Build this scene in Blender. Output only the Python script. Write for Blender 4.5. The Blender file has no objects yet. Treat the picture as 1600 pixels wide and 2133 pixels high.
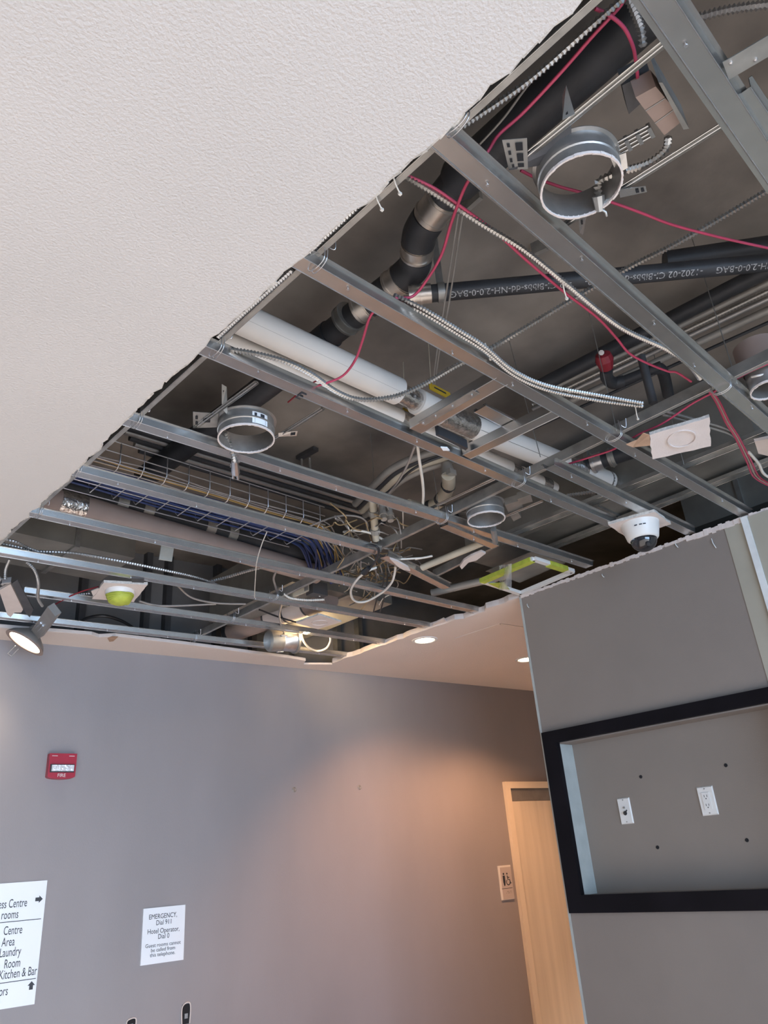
import bpy, math, random
from mathutils import Vector, Matrix
R = random.Random(7)
V = Vector
C = bpy.context.scene.collection
S = bpy.context.scene

# ------------------------------------------------------------------ camera
FOC, YAW, PIT, ROL = 1572.4, 0.78424, 0.43503, -0.07877
CAMZ = 1.56
cy, sy, cp, sp = math.cos(YAW), math.sin(YAW), math.cos(PIT), math.sin(PIT)
FWD = V((sy * cp, cy * cp, sp)); RT = V((cy, -sy, 0)); UP = RT.cross(FWD)
c_, s_ = math.cos(ROL), math.sin(ROL)
RT, UP = c_ * RT + s_ * UP, -s_ * RT + c_ * UP
cam = bpy.data.objects.new('camera', bpy.data.cameras.new('camera')); C.objects.link(cam)
m = Matrix((RT, UP, -FWD)).transposed().to_4x4(); m.translation = V((0, 0, CAMZ)); cam.matrix_world = m
cam.data.sensor_fit = 'HORIZONTAL'; cam.data.sensor_width = 36.0; cam.data.lens = FOC / 1600 * 36.0
cam.data.clip_start = 0.02
S.camera = cam
# ------------------------------------------------------------------ light
S.view_settings.view_transform = 'Standard'; S.view_settings.look = 'None'; S.view_settings.gamma = 1
S.view_settings.use_curve_mapping = False
S.view_settings.exposure = 0.14
w = bpy.data.worlds.new('world'); S.world = w; w.use_nodes = True
w.node_tree.nodes['Background'].inputs[0].default_value = (0.62, 0.72, 0.9, 1)
w.node_tree.nodes['Background'].inputs[1].default_value = 1.0


def lamp(name, kind, loc, power, color, target=None, **kw):
    l = bpy.data.lights.new(name, kind); l.energy = power; l.color = color
    for k, v in kw.items(): setattr(l, k, v)
    o = bpy.data.objects.new(name, l); C.objects.link(o); o.location = loc
    if target is not None:
        o.rotation_euler = (V(target) - V(loc)).to_track_quat('-Z', 'Y').to_euler()
    return o


# daylight coming through the shopfront window behind the camera
lamp('window_daylight', 'AREA', (-1.3, -4.85, 1.45), 430, (0.47, 0.70, 1.0), target=(-1.3, 5, 1.45), shape='RECTANGLE', size=6.0, size_y=2.3)

# low sun falling through the shopfront onto the floor
sun = lamp('sun', 'SUN', (0, -9, 5), 31, (1.0, 0.955, 0.92), angle=.02)
sun.rotation_euler = V((0.10, 1, -0.31)).to_track_quat('-Z', 'Y').to_euler()

# ------------------------------------------------------------------ where things are
ZC = 2.84                       # underside of the plasterboard ceiling
SLAB = ZC + 0.66                # underside of the concrete slab
XR = 3.332                      # face of the right wall
YE = 2.325                      # far end of the right wall
XE = 0.838                      # torn edge of the plasterboard
WB, WS = 4.545, -0.112          # back wall line y = WB + WS * x
DW = V((1, WS, 0)).normalized(); NW = V((WS, -1, 0)).normalized()
PI = math.pi


def ray(px, py): return RT * ((px - 800) / FOC) + UP * (-(py - 1066.5) / FOC) + FWD
CAM = V((0, 0, CAMZ))
def at(px, py, h=0.0):
    d = ray(px, py); return CAM + d * ((ZC + h - CAMZ) / d.z)
def atx(px, py, x=XR):
    d = ray(px, py); return CAM + d * (x / d.x)
def onwall(px, py, off=0.0):
    d = ray(px, py); t = (WB - off) / (d.y - WS * d.x); return CAM + d * t
def depth(p): return (p - CAM).dot(FWD)
def mpp(px, py, h=0.0): return depth(at(px, py, h)) / FOC
def wally(x, off=0.0): return WB + WS * x - off


# ------------------------------------------------------------------ materials
def mat(name, col, rough=0.6, metal=0.0, var=0.12, scale=6.0, bump=0.0, bscale=120.0, emit=None, es=0.0, stretch=None, trans=0.0, alpha=1.0, col2=None, detail=4.0, spec=None):
    mt = bpy.data.materials.new(name); mt.use_nodes = True
    nt = mt.node_tree; N = nt.nodes; L = nt.links; b = N['Principled BSDF']
    b.inputs['Roughness'].default_value = rough; b.inputs['Metallic'].default_value = metal
    if spec is not None: b.inputs['Specular IOR Level'].default_value = spec
    tc = N.new('ShaderNodeTexCoord'); mp = N.new('ShaderNodeMapping'); L.new(tc.outputs['Object'], mp.inputs[0])
    if stretch: mp.inputs['Scale'].default_value = stretch
    nz = N.new('ShaderNodeTexNoise'); nz.inputs['Scale'].default_value = scale; nz.inputs['Detail'].default_value = detail
    L.new(mp.outputs[0], nz.inputs['Vector'])
    rp = N.new('ShaderNodeValToRGB'); L.new(nz.outputs['Fac'], rp.inputs[0])
    a = [max(0, c * (1 - var)) for c in col]; z = [min(1, c * (1 + var)) for c in (col2 or col)]
    rp.color_ramp.elements[0].position = 0.3; rp.color_ramp.elements[1].position = 0.7
    rp.color_ramp.elements[0].color = (*a, 1); rp.color_ramp.elements[1].color = (*z, 1)
    L.new(rp.outputs[0], b.inputs['Base Color'])
    if bump:
        n2 = N.new('ShaderNodeTexNoise'); n2.inputs['Scale'].default_value = bscale; n2.inputs['Detail'].default_value = 3
        L.new(mp.outputs[0], n2.inputs['Vector'])
        bp = N.new('ShaderNodeBump'); bp.inputs['Strength'].default_value = bump; bp.inputs['Distance'].default_value = 0.004
        L.new(n2.outputs['Fac'], bp.inputs['Height']); L.new(bp.outputs[0], b.inputs['Normal'])
    if emit:
        b.inputs['Emission Color'].default_value = (*emit, 1); b.inputs['Emission Strength'].default_value = es
    if trans: b.inputs['Transmission Weight'].default_value = trans
    if alpha < 1: b.inputs['Alpha'].default_value = alpha
    return mt


M = dict(
    cream=mat('cream_plaster', (0.585, 0.555, 0.53), 0.85, var=0.03, scale=1.5, bump=0.5, bscale=150),
    cream2=mat('corridor_plaster', (0.70, 0.61, 0.55), 0.85, var=0.03, scale=1.5, bump=0.3, bscale=95),
    core=mat('gypsum_core', (0.55, 0.52, 0.48), 0.9, var=0.25, scale=60, bump=0.6, bscale=200),
    paper=mat('brown_paper', (0.42, 0.27, 0.18), 0.9, var=0.15, scale=25),
    board=mat('painted_board', (0.66, 0.58, 0.54), 0.85, var=0.05, scale=12, bump=0.35, bscale=150),
    taupe=mat('taupe_wallcovering', (0.280, 0.258, 0.264), 0.62, var=0.05, scale=3.0, bump=0.12, bscale=260, stretch=(1, 1, 0.35)),
    taupe2=mat('taupe_paint', (0.235, 0.20, 0.176), 0.7, var=0.04, scale=3.0, bump=0.12, bscale=200),
    niche=mat('niche_paint', (0.235, 0.20, 0.172), 0.7, var=0.04, scale=3.0, bump=0.12, bscale=200),
    greige=mat('greige_paint', (0.36, 0.335, 0.275), 0.75, var=0.06, scale=5),
    bead=mat('white_bead', (0.68, 0.70, 0.70), 0.6, var=0.08, scale=20),
    reveal=mat('pale_reveal', (0.40, 0.42, 0.40), 0.7, var=0.08, scale=14),
    concrete=mat('slab_concrete', (0.225, 0.198, 0.174), 0.9, var=0.45, scale=2.2, bump=0.3, bscale=30, detail=8),
    dkboard=mat('plenum_board', (0.17, 0.165, 0.165), 0.85, var=0.2, scale=4),
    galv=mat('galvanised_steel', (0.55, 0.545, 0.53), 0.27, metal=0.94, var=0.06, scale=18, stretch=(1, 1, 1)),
    galv2=mat('dull_galvanised', (0.40, 0.395, 0.375), 0.48, metal=0.85, var=0.22, scale=14),
    duct=mat('duct_sheet', (0.34, 0.33, 0.30), 0.5, metal=0.7, var=0.25, scale=4),
    ring=mat('ring_steel', (0.40, 0.395, 0.385), 0.38, metal=0.8, var=0.12, scale=30),
    steel=mat('bright_steel', (0.66, 0.66, 0.68), 0.28, metal=0.95, var=0.12, scale=40),
    flex=mat('armoured_conduit', (0.47, 0.455, 0.43), 0.36, metal=0.9, var=0.1, scale=40),
    flexdk=mat('dark_conduit', (0.42, 0.41, 0.40), 0.4, metal=0.8, var=0.1, scale=40),
    iron=mat('black_iron', (0.032, 0.033, 0.037), 0.5, var=0.3, scale=9, bump=0.2, bscale=80),
    band=mat('coupling_band', (0.56, 0.51, 0.46), 0.32, metal=0.85, var=0.12, scale=25),
    pvc=mat('white_jacket', (0.80, 0.765, 0.72), 0.4, var=0.05, scale=5),
    ivory=mat('ivory_pipe', (0.50, 0.44, 0.34), 0.45, var=0.1, scale=9),
    greycond=mat('grey_conduit', (0.33, 0.31, 0.28), 0.5, metal=0.35, var=0.12, scale=12),
    foil=mat('foil_wrap', (0.66, 0.63, 0.60), 0.22, metal=0.95, var=0.3, scale=60, bump=1.0, bscale=70),
    red=mat('red_cable', (0.43, 0.05, 0.105), 0.45, var=0.08, scale=20),
    redtape=mat('red_tape', (0.22, 0.012, 0.022), 0.5, var=0.2, scale=20),
    white=mat('white_cable', (0.66, 0.62, 0.56), 0.45, var=0.05, scale=20),
    greyc=mat('grey_cable', (0.30, 0.27, 0.25), 0.5, var=0.1, scale=20),
    tanc=mat('tan_cable', (0.36, 0.25, 0.13), 0.5, var=0.1, scale=20),
    blue=mat('blue_cable', (0.022, 0.038, 0.12), 0.45, var=0.15, scale=20),
    yellow=mat('yellow_cable', (0.36, 0.235, 0.08), 0.5, var=0.12, scale=20),
    black=mat('black_plastic', (0.02, 0.02, 0.022), 0.5, var=0.15, scale=15),
    tag=mat('yellow_tag', (0.62, 0.40, 0.03), 0.5, var=0.1, scale=20),
    green=mat('green_tape', (0.42, 0.47, 0.06), 0.6, var=0.15, scale=30, bump=0.4, bscale=60),
    plate=mat('white_plastic', (0.72, 0.70, 0.67), 0.35, var=0.03, scale=8),
    sign=mat('sign_face', (0.80, 0.83, 0.87), 0.45, var=0.02, scale=4),
    signg=mat('grey_sign_face', (0.47, 0.42, 0.40), 0.45, var=0.03, scale=6),
    ink=mat('dark_lettering', (0.03, 0.035, 0.045), 0.6, var=0.05),
    pipeink=mat('pale_pipe_lettering', (0.36, 0.36, 0.36), 0.6, var=0.5, scale=90),
    frame=mat('black_stained_frame', (0.006, 0.005, 0.007), 0.5, var=0.3, scale=6, spec=.15),
    alarm=mat('red_alarm', (0.36, 0.018, 0.04), 0.35, var=0.06, scale=9),
    clear=mat('clear_lens', (0.85, 0.86, 0.88), 0.12, var=0.05, metal=0.4, bump=0.8, bscale=60),
    dome=mat('smoked_dome', (0.02, 0.02, 0.022), 0.06, var=0.05, spec=0.9),
    door=mat('pale_maple', (0.66, 0.585, 0.47), 0.45, var=0.10, scale=2.2, stretch=(6, 6, 0.35)),
    doorf=mat('cream_door_frame', (0.72, 0.63, 0.50), 0.5, var=0.04, scale=4),
    closer=mat('grey_steel_plate', (0.30, 0.285, 0.27), 0.45, metal=0.5, var=0.1, scale=12),
    tan=mat('tan_wrapped_duct', (0.31, 0.235, 0.205), 0.8, var=0.08, scale=8),
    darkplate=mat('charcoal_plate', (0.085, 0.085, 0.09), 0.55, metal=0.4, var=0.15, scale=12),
    film=mat('plastic_film', (0.75, 0.74, 0.72), 0.25, var=0.05, trans=0.0, alpha=0.42, bump=0.7, bscale=40),
    lampw=mat('lit_lens', (1, 0.9, 0.75), 0.5, emit=(1.0, 0.83, 0.6), es=9.0),
    floor=mat('beige_floor', (0.42, 0.385, 0.36), 0.5, var=0.1, scale=3),
    void=mat('dark_hole', (0.012, 0.012, 0.014), 0.9, var=0.2),
    ceilg=mat('window_glass', (0.9, 0.95, 1), 0.05, trans=1.0, var=0.0),
)


# ------------------------------------------------------------------ mesh building
class MB:
    def __init__(self): self.v = []; self.f = []; self.s = []; self.sm = False

    def add(self, vs, fs, smooth=False):
        o = len(self.v); self.v += [V(p) for p in vs]
        for f in fs: self.f.append([i + o for i in f]); self.s.append(smooth)
        return self

    def hexa(self, p):    # p: 4 lower + 4 upper corners
        return self.add(p, [(3, 2, 1, 0), (4, 5, 6, 7), (0, 1, 5, 4), (1, 2, 6, 5), (2, 3, 7, 6), (3, 0, 4, 7)])

    def box(self, lo, hi):
        x, y, z = lo; X, Y, Z = hi
        return self.hexa([(x, y, z), (X, y, z), (X, Y, z), (x, Y, z), (x, y, Z), (X, y, Z), (X, Y, Z), (x, Y, Z)])

    def obox(self, c, a, b, d):   # centre and three half-vectors
        c, a, b, d = V(c), V(a), V(b), V(d)
        return self.hexa([c - a - b - d, c + a - b - d, c + a + b - d, c - a + b - d, c - a - b + d, c + a - b + d, c + a + b + d, c - a + b + d])

    def prism(self, pts, ext):    # polygon swept by a vector
        n = len(pts); e = V(ext); p = [V(q) for q in pts]
        return self.add(p + [q + e for q in p], [tuple(range(n - 1, -1, -1)), tuple(range(n, 2 * n))] + [(i, (i + 1) % n, (i + 1) % n + n, i + n) for i in range(n)])

    def beam(self, p, q, prof, up=(0, 0, 1), closed=True):   # profile (side, up) swept from p to q
        p, q = V(p), V(q); d = (q - p).normalized(); s = d.cross(V(up)).normalized(); u = s.cross(d)
        n = len(prof)
        vs = [p + s * a + u * b for a, b in prof] + [q + s * a + u * b for a, b in prof]
        fs = [(i, (i + 1) % n, (i + 1) % n + n, i + n) for i in range(n if closed else n - 1)]
        return self.add(vs, fs)

    def strip(self, p, q, line, th=0.0012, up=(0, 0, 1), segs=1):   # a bent sheet profile with thickness
        top = [(a, b) for a, b in line]
        nrm = []
        for i in range(len(line)):
            a = line[max(0, i - 1)]; b = line[min(len(line) - 1, i + 1)]
            d = V((b[0] - a[0], b[1] - a[1])).normalized(); nrm.append((-d.y * th, d.x * th))
        prof = top + [(a + n[0], b + n[1]) for (a, b), n in reversed(list(zip(line, nrm)))]
        return self.beam(p, q, prof, up)

    def tube(self, path, r, n=8, caps=True, rib=0.0, pitch=0.0095, smooth=True):
        pts = [V(p) for p in path]
        if rib:
            L = [0.0]
            for a, b in zip(pts, pts[1:]): L.append(L[-1] + (b - a).length)
            k = max(4, int(L[-1] / pitch * 2)); out = []; j = 0
            for i in range(k + 1):
                s = L[-1] * i / k
                while j < len(L) - 2 and L[j + 1] < s: j += 1
                out.append(pts[j].lerp(pts[j + 1], (s - L[j]) / max(1e-9, L[j + 1] - L[j])))
            pts = out
        rs = r if isinstance(r, (list, tuple)) else [r] * len(pts)
        if rib: rs = [r * (1 + (rib if i % 2 else -rib)) for i in range(len(pts))]
        ref = None; vs = []
        for i, p in enumerate(pts):
            d = (pts[min(i + 1, len(pts) - 1)] - pts[max(i - 1, 0)])
            if d.length < 1e-9: d = V((0, 0, 1))
            d.normalize()
            if ref is None: ref = d.orthogonal().normalized()
            ref = (ref - d * ref.dot(d)); ref = ref.normalized() if ref.length > 1e-6 else d.orthogonal().normalized()
            b = d.cross(ref)
            for k in range(n):
                t = 2 * PI * k / n; vs.append(p + ref * (math.cos(t) * rs[i]) + b * (math.sin(t) * rs[i]))
        fs = [(i * n + k, i * n + (k + 1) % n, (i + 1) * n + (k + 1) % n, (i + 1) * n + k) for i in range(len(pts) - 1) for k in range(n)]
        self.add(vs, fs, smooth)
        if caps:
            self.add(vs[:n], [tuple(range(n - 1, -1, -1))]); self.add(vs[-n:], [tuple(range(n))])
        return self

    def lathe(self, c, ax, prof, n=32, smooth=True, close=False):   # prof: (radius, along axis); sharp where the profile turns
        ax = V(ax).normalized(); a = ax.orthogonal().normalized(); b = ax.cross(a); c = V(c)
        P = list(prof) + ([prof[0]] if close else [])
        ring = lambda r, z: [c + ax * z + (a * math.cos(2 * PI * k / n) + b * math.sin(2 * PI * k / n)) * r for k in range(n)]
        vs = []; fs = []; prev = None; pd = None
        for i in range(len(P) - 1):
            d = V((P[i + 1][0] - P[i][0], P[i + 1][1] - P[i][1]))
            if d.length < 1e-9: continue
            d.normalize()
            if prev is None or pd.dot(d) < .8: prev = len(vs); vs += ring(*P[i])
            nx = len(vs); vs += ring(*P[i + 1])
            fs += [(prev + k, prev + (k + 1) % n, nx + (k + 1) % n, nx + k) for k in range(n)]
            prev = nx; pd = d
        return self.add(vs, fs, smooth)


def obj(name, mb, material, parent=None, label=None, cat=None, group=None, kind=None):
    me = bpy.data.meshes.new(name)
    if parent is not None: org = parent_org(parent)
    else:
        lo = V([min(p[i] for p in mb.v) for i in range(3)]); hi = V([max(p[i] for p in mb.v) for i in range(3)])
        org = (lo + hi) / 2
    me.from_pydata([tuple(p - org) for p in mb.v], [], mb.f); me.update()
    me.polygons.foreach_set('use_smooth', mb.s)
    me.materials.append(M[material] if isinstance(material, str) else material)
    o = bpy.data.objects.new(name, me); C.objects.link(o)
    if parent is not None: o.parent = parent
    else: o.location = org
    ORG[o.name] = org
    tag(o, label, cat, group, kind)
    return o


ORG = {}
def parent_org(p): return ORG[p.name]
def tag(o, label=None, cat=None, group=None, kind=None):
    if label: o['label'] = label
    if cat: o['category'] = cat
    if group: o['group'] = group
    if kind: o['kind'] = kind
    return o
def thing(name, label, cat, loc, group=None):
    o = bpy.data.objects.new(name, None); C.objects.link(o); o.location = loc; ORG[o.name] = V(loc)
    o.empty_display_size = 0.05
    return tag(o, label, cat, group)
def struct(name, mb, material, parent=None, label=None):
    return obj(name, mb, material, parent, label, None, None, 'structure' if parent is None else None)


def spline(pts, k=8):
    P = [V(p) for p in pts]
    if len(P) < 3: return P
    out = []
    for i in range(len(P) - 1):
        a, b, c, d = P[max(0, i - 1)], P[i], P[i + 1], P[min(len(P) - 1, i + 2)]
        for j in range(k):
            t = j / k
            out.append(0.5 * ((2 * b) + (c - a) * t + (2 * a - 5 * b + 4 * c - d) * t * t + (3 * b - a - 3 * c + d) * t ** 3))
    return out + [P[-1]]


def cable(name, pts, r, material, label, cat='cable', group=None, rib=0.0, pitch=0.0095, n=6, k=8, parent=None):
    mb = MB().tube(spline([at(*p) for p in pts], k), r, n, rib=rib, pitch=pitch, smooth=not rib)
    return obj(name, mb, material, parent, label, cat, group)


def text(name, s, origin, right, up, size, material, parent, align='CENTER', ext=0.0004, sx=1.0):
    cu = bpy.data.curves.new(name, 'FONT'); cu.body = s; cu.size = size; cu.align_x = align; cu.align_y = 'CENTER'; cu.extrude = ext; cu.resolution_u = 3
    t = bpy.data.objects.new(name + '_src', cu); C.objects.link(t)
    bpy.context.view_layer.update()
    me = bpy.data.meshes.new_from_object(t.evaluated_get(bpy.context.evaluated_depsgraph_get()))
    right, up = V(right).normalized(), V(up).normalized(); nr = right.cross(up)
    org = parent_org(parent); o0 = V(origin)
    for v in me.vertices: v.co = o0 + right * (v.co.x * sx) + up * v.co.y + nr * v.co.z - org
    bpy.data.objects.remove(t); me.materials.clear(); me.materials.append(M[material])
    o = bpy.data.objects.new(name, me); C.objects.link(o); o.parent = parent
    return o


# ================================================================== SETTING
struct('floor', MB().box((-6, -5.2, -0.1), (9, 5.2, 0)), 'floor')
# torn plasterboard ceiling, left of the opening
edge = []
y = -2.6
while y < wally(XE) - 0.02:
    edge.append((XE + 0.008 * math.sin(y * 3.1) + R.uniform(-0.006, 0.006), y)); y += 0.035
edge.append((XE, wally(XE)))
poly = [V((-6, -5.2, ZC)), V((XE, -5.2, ZC)), V((XE, -2.7, ZC))] + [V((a, b, ZC)) for a, b in edge] + [V((-6, wally(-6), ZC))]
cl = struct('ceiling', MB().prism(poly, (0, 0, 0.0127)), 'cream')
# paper and gypsum showing on the torn edge
mb = MB()
for (a, b), (c, d) in zip(edge, edge[1:]):
    mb.hexa([(a - 0.004, b, ZC + 0.001), (a + R.uniform(0.002, 0.009), b, ZC + 0.002), (c + R.uniform(0.002, 0.009), d, ZC + 0.002), (c - 0.004, d, ZC + 0.001),
             (a - 0.004, b, ZC + 0.012), (a + 0.004, b, ZC + 0.012), (c + 0.004, d, ZC + 0.012), (c - 0.004, d, ZC + 0.012)])
obj('torn_edge', mb, 'core', cl, 'crumbling grey gypsum edge')
struct('ceiling', MB().box((XE + 0.1, -5.2, ZC), (9, -0.35, ZC + 0.0127)), 'cream')

# strip of ceiling board left along the back wall
mb = MB(); pts = [at(px, py) for px, py in ((-60, 1302), (0, 1308), (60, 1313), (130, 1318), (190, 1323), (205, 1328), (240, 1326), (300, 1333), (370, 1341), (440, 1350), (520, 1361), (600, 1371), (636, 1377), (632, 1384), (700, 1384), (722, 1377))]
low = [V((pts[-1].x, wally(pts[-1].x), ZC)), V((pts[0].x, wally(pts[0].x), ZC))]
struct('ceiling', MB().prism(pts + low, (0, 0, 0.0127)), 'cream2')
mb = MB()
for a, b in zip(pts[:13], pts[1:13]): mb.hexa([a, a + V((0, -0.006, 0.002)), b + V((0, -0.006, 0.002)), b, a + V((0, 0, 0.02)), a + V((0, -0.004, 0.02)), b + V((0, -0.004, 0.02)), b + V((0, 0, 0.02))])
struct('trim_1', mb, 'board')
# corridor ceiling, with its torn edge in line with the right wall
ys = [YE + (3.96 - YE) * i / 40 for i in range(41)]
cut = [V((XR + 0.012 + R.uniform(-0.012, 0.006) + (0.035 if 6 < i < 12 else 0), yy, ZC)) for i, yy in enumerate(ys)]
cut = [V((XR + 0.02, -0.3, ZC))] + cut + [V((pts[-1].x, 4.02, ZC)), low[0]]
cc = struct('ceiling', MB().prism(cut + [V((9, wally(9), ZC)), V((9, -0.3, ZC))], (0, 0, 0.0127)), 'cream2')
mb = MB()
for a, b in zip(cut[1:-2], cut[2:-1]):
    mb.hexa([a, a + V((-0.008, 0, 0.001)), b + V((-0.008, 0, 0.001)), b, a + V((0, 0, 0.034)), a + V((-0.006, 0, 0.034)), b + V((-0.006, 0, 0.034)), b + V((0, 0, 0.034))])
struct('trim_2', mb, 'board')
# access panel outline in the corridor ceiling
mb = MB(); q = [at(948, 1330), at(1042, 1299), at(1100, 1308)]
for a, b in zip(q, q[1:]): mb.beam(a, b, [(-0.008, -0.003), (0.008, -0.003), (0.008, 0.001), (-0.008, 0.001)])
ap = obj('access_panel_rim', mb, 'cream2', cc)

# slab and plenum
sl = struct('ceiling_slab', MB().box((-6, -5.2, SLAB), (9, 5.2, SLAB + 0.2)), 'concrete')
struct('wall_back', MB().prism([(-6, wally(-6), 0), (9, wally(9), 0), (9, wally(9) + .15, 0), (-6, wally(-6) + .15, 0)], (0, 0, ZC + 0.02)), 'taupe')
pw = struct('wall_plenum', MB().prism([(-6, wally(-6) + .02, ZC), (9, wally(9) + .02, ZC), (9, wally(9) + .2, ZC), (-6, wally(-6) + .2, ZC)], (0, 0, SLAB - ZC)), 'dkboard')
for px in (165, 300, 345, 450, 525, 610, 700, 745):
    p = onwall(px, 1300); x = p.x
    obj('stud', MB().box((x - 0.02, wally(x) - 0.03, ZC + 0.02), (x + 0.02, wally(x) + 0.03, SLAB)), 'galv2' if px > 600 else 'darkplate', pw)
struct('wall_left', MB().box((-6.15, -5.2, 0), (-6, 5.3, SLAB)), 'taupe')
struct('wall_far', MB().box((9, -5.2, 0), (9.15, 5.2, SLAB)), 'dkboard')
mb = MB(); mb.box((-6, -5.2, 0), (-4.3, -5.05, SLAB)).box((1.7, -5.2, 0), (9, -5.05, SLAB)).box((-4.3, -5.2, 0), (1.7, -5.05, 0.3)).box((-4.3, -5.2, 2.6), (1.7, -5.05, SLAB))
struct('wall_front', mb, 'taupe')
wf = MB()
for i in range(5): wf.box((-4.3 + i * 1.475, -5.16, 0.3), (-4.24 + i * 1.475, -5.1, 2.6))
wf.box((-4.3, -5.16, 0.3), (1.7, -5.1, 0.36)).box((-4.3, -5.16, 2.54), (1.7, -5.1, 2.6))
struct('window_1', wf, 'greycond')

# right wall with its niche
U = 1.28
NY0, NY1 = 1.13, 2.236          # niche span along the wall
NZ0, NZ1 = CAMZ - 0.154 * U, CAMZ + 0.374 * U
d = ray(1243, 1860); ND = NY1 / (d.y / d.x) - XR
YB = 0.847 * U                  # corner bead
mb = MB()
T = XR + 0.30
mb.box((XR, NY1, 0), (T, YE, ZC)).box((XR, YB, 0), (T, NY1, NZ0)).box((XR, YB, NZ1), (T, NY1, ZC)).box((XR, YB, NZ0), (T, NY0, NZ1))
wr = struct('wall_right', mb, 'taupe2')
obj('niche_back', MB().box((XR + ND, NY0, NZ0), (XR + ND + 0.02, NY1, NZ1)), 'niche', wr)
obj('niche_side', MB().box((XR + 0.001, NY1 - 0.003, NZ0), (XR + ND, NY1, NZ1)), 'reveal', wr, 'pale grey left reveal of the niche')
# greige band, bead and the wall beyond
mb = MB(); mb.box((XR - 0.003, YB, CAMZ + 0.43 * U), (XR, 0.915 * U, ZC)); obj('unpainted_band', mb, 'greige', wr, 'lighter greige band beside the corner bead')
q0 = atx(1560, 1090); q1 = atx(1600, 1072)
struct('wall_side', MB().hexa([(XR - 0.01, YB - 0.02, 0), (XR + 0.35, YB - 0.02, 0), (XR + 0.35, -2, 0), (XR - 0.01, -2, 0), (XR - 0.01, YB - 0.02, ZC - 0.005), (XR + 0.35, YB - 0.02, ZC - .005), (XR + 0.35, -2, ZC - .005), (XR - 0.01, -2, ZC - .005)]), 'greige')
struct('trim_3', MB().box((XR - 0.016, YB - 0.024, 0), (XR + 0.02, YB + 0.004, ZC)), 'bead')
struct('trim_4', MB().box((XR - 0.002, YE - 0.001, 0), (XR + 0.02, YE + 0.012, ZC)), 'reveal')
# ragged top of the wall
mb = MB(); n = 90; last = None
for i in range(n):
    a = YB - 0.35 + (YE - YB + 0.35) * i / n; b = YB - 0.35 + (YE - YB + 0.35) * (i + 1) / n
    h = 0.005 + R.uniform(0, 0.007) + (0.010 if a < 1.35 else 0)
    mb.box((XR - 0.004 - R.uniform(0, .004), a, ZC - h), (XR + 0.03, b, ZC + 0.004 + R.uniform(0, .006)))
struct('trim_5', mb, 'board')
for px, py, l in ((1482, 1122, .05), (1406, 1130, .03), (1254, 1196, .02), (1098, 1258, .025)):
    p = atx(px, py); obj('paint_flake', MB().tube(spline([p, p + V((-.006, -.004, -l * .5)), p + V((-.002, -.010, -l))]), 0.0022, 5), 'bead', wr)

# black picture frame round the niche
O0, O1 = CAMZ - 0.209 * U, CAMZ + 0.425 * U; OY = 1.806 * U; F = 0.028
pf = thing('niche_frame', 'wide black frame around the shallow niche in the taupe wall', 'frame', (XR - F / 2, 1.7, CAMZ))
obj('frame_bar', MB().box((XR - F, NY1 - .006, O0), (XR, OY, O1)), 'frame', pf)
obj('frame_bar', MB().box((XR - F, NY0 - .06, NZ1 + .006), (XR, NY1 - .006, O1)), 'frame', pf)
obj('frame_bar', MB().box((XR - F, NY0 - .06, O0), (XR, NY1 - .006, NZ0 + .003)), 'frame', pf)
obj('frame_bar', MB().box((XR - F, NY0 - .06, NZ0 + .003), (XR, NY0 + .006, NZ1 + .006)), 'frame', pf)

# outlet plates and fixing holes in the niche
XN = XR + ND
def wallplate(name, label, cat, px, py, w=0.072, h=0.116):
    c = atx(px, py, XN); t = thing(name, label, cat, c)
    mb = MB(); mb.hexa([c + V((0, -w / 2, -h / 2)), c + V((0, w / 2, -h / 2)), c + V((0, w / 2, h / 2)), c + V((0, -w / 2, h / 2)),
                        c + V((-.006, -w / 2 + .004, -h / 2 + .004)), c + V((-.006, w / 2 - .004, -h / 2 + .004)), c + V((-.006, w / 2 - .004, h / 2 - .004)), c + V((-.006, -w / 2 + .004, h / 2 - .004))])
    obj('cover_plate', mb, 'plate', t)
    for s in (-1, 1): obj('screw', MB().lathe(c + V((-.006, 0, s * h * .42)), (-1, 0, 0), [(0, .0012), (.003, .001), (.003, 0)], 10), 'galv2', t)
    return t, c
t, c = wallplate('power_outlet', 'white double power outlet, right of the cable plate in the niche', 'outlet', 1474, 1668, 0.074, 0.118)
obj('receptacle', MB().box(c + V((-.009, -.017, -.034)), c + V((-.006, .017, .034))), 'plate', t)
for z in (.018, -.018):
    for yy in (-.006, .006): obj('slot', MB().box(c + V((-.0096, yy - .001, z - .003)), c + V((-.009, yy + .001, z + .006))), 'void', t)
    obj('slot', MB().lathe(c + V((-.009, 0, z - .009)), (-1, 0, 0), [(0, .0006), (.0024, .0006), (.0024, 0)], 8), 'void', t)
t, c = wallplate('cable_plate', 'white cable plate with a black lead poking out of it', 'outlet', 1303, 1689, 0.066, 0.114)
obj('socket', MB().lathe(c + V((-.006, 0, .014)), (-1, 0, 0), [(0, .006), (.004, .006), (.005, 0)], 12), 'galv2', t)
obj('grommet', MB().lathe(c + V((-.006, 0, -.010)), (-1, 0, 0), [(0, .005), (.008, .004), (.010, 0)], 14), 'black', t)
obj('lead', MB().tube(spline([c + V((-.004, 0, -.010)), c + V((-.025, -.006, -.010)), c + V((-.032, -.020, -.004)), c + V((-.03, -.026, .002))]), .003, 6), 'black', t)
for i, (px, py, l) in enumerate(((1335, 1618, 'above the cable plate'), (1512, 1594, 'above and right of the power outlet'), (1370, 1765, 'below and right of the cable plate'), (1556, 1750, 'below and right of the power outlet'))):
    c = atx(px, py, XN)
    obj('wall_anchor', MB().lathe(c, (-1, 0, 0), [(0, .002), (.0045, .002), (.007, .003), (.008, 0)], 14), 'void', None, 'dark screw anchor hole in the niche, ' + l, 'anchor')

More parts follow.
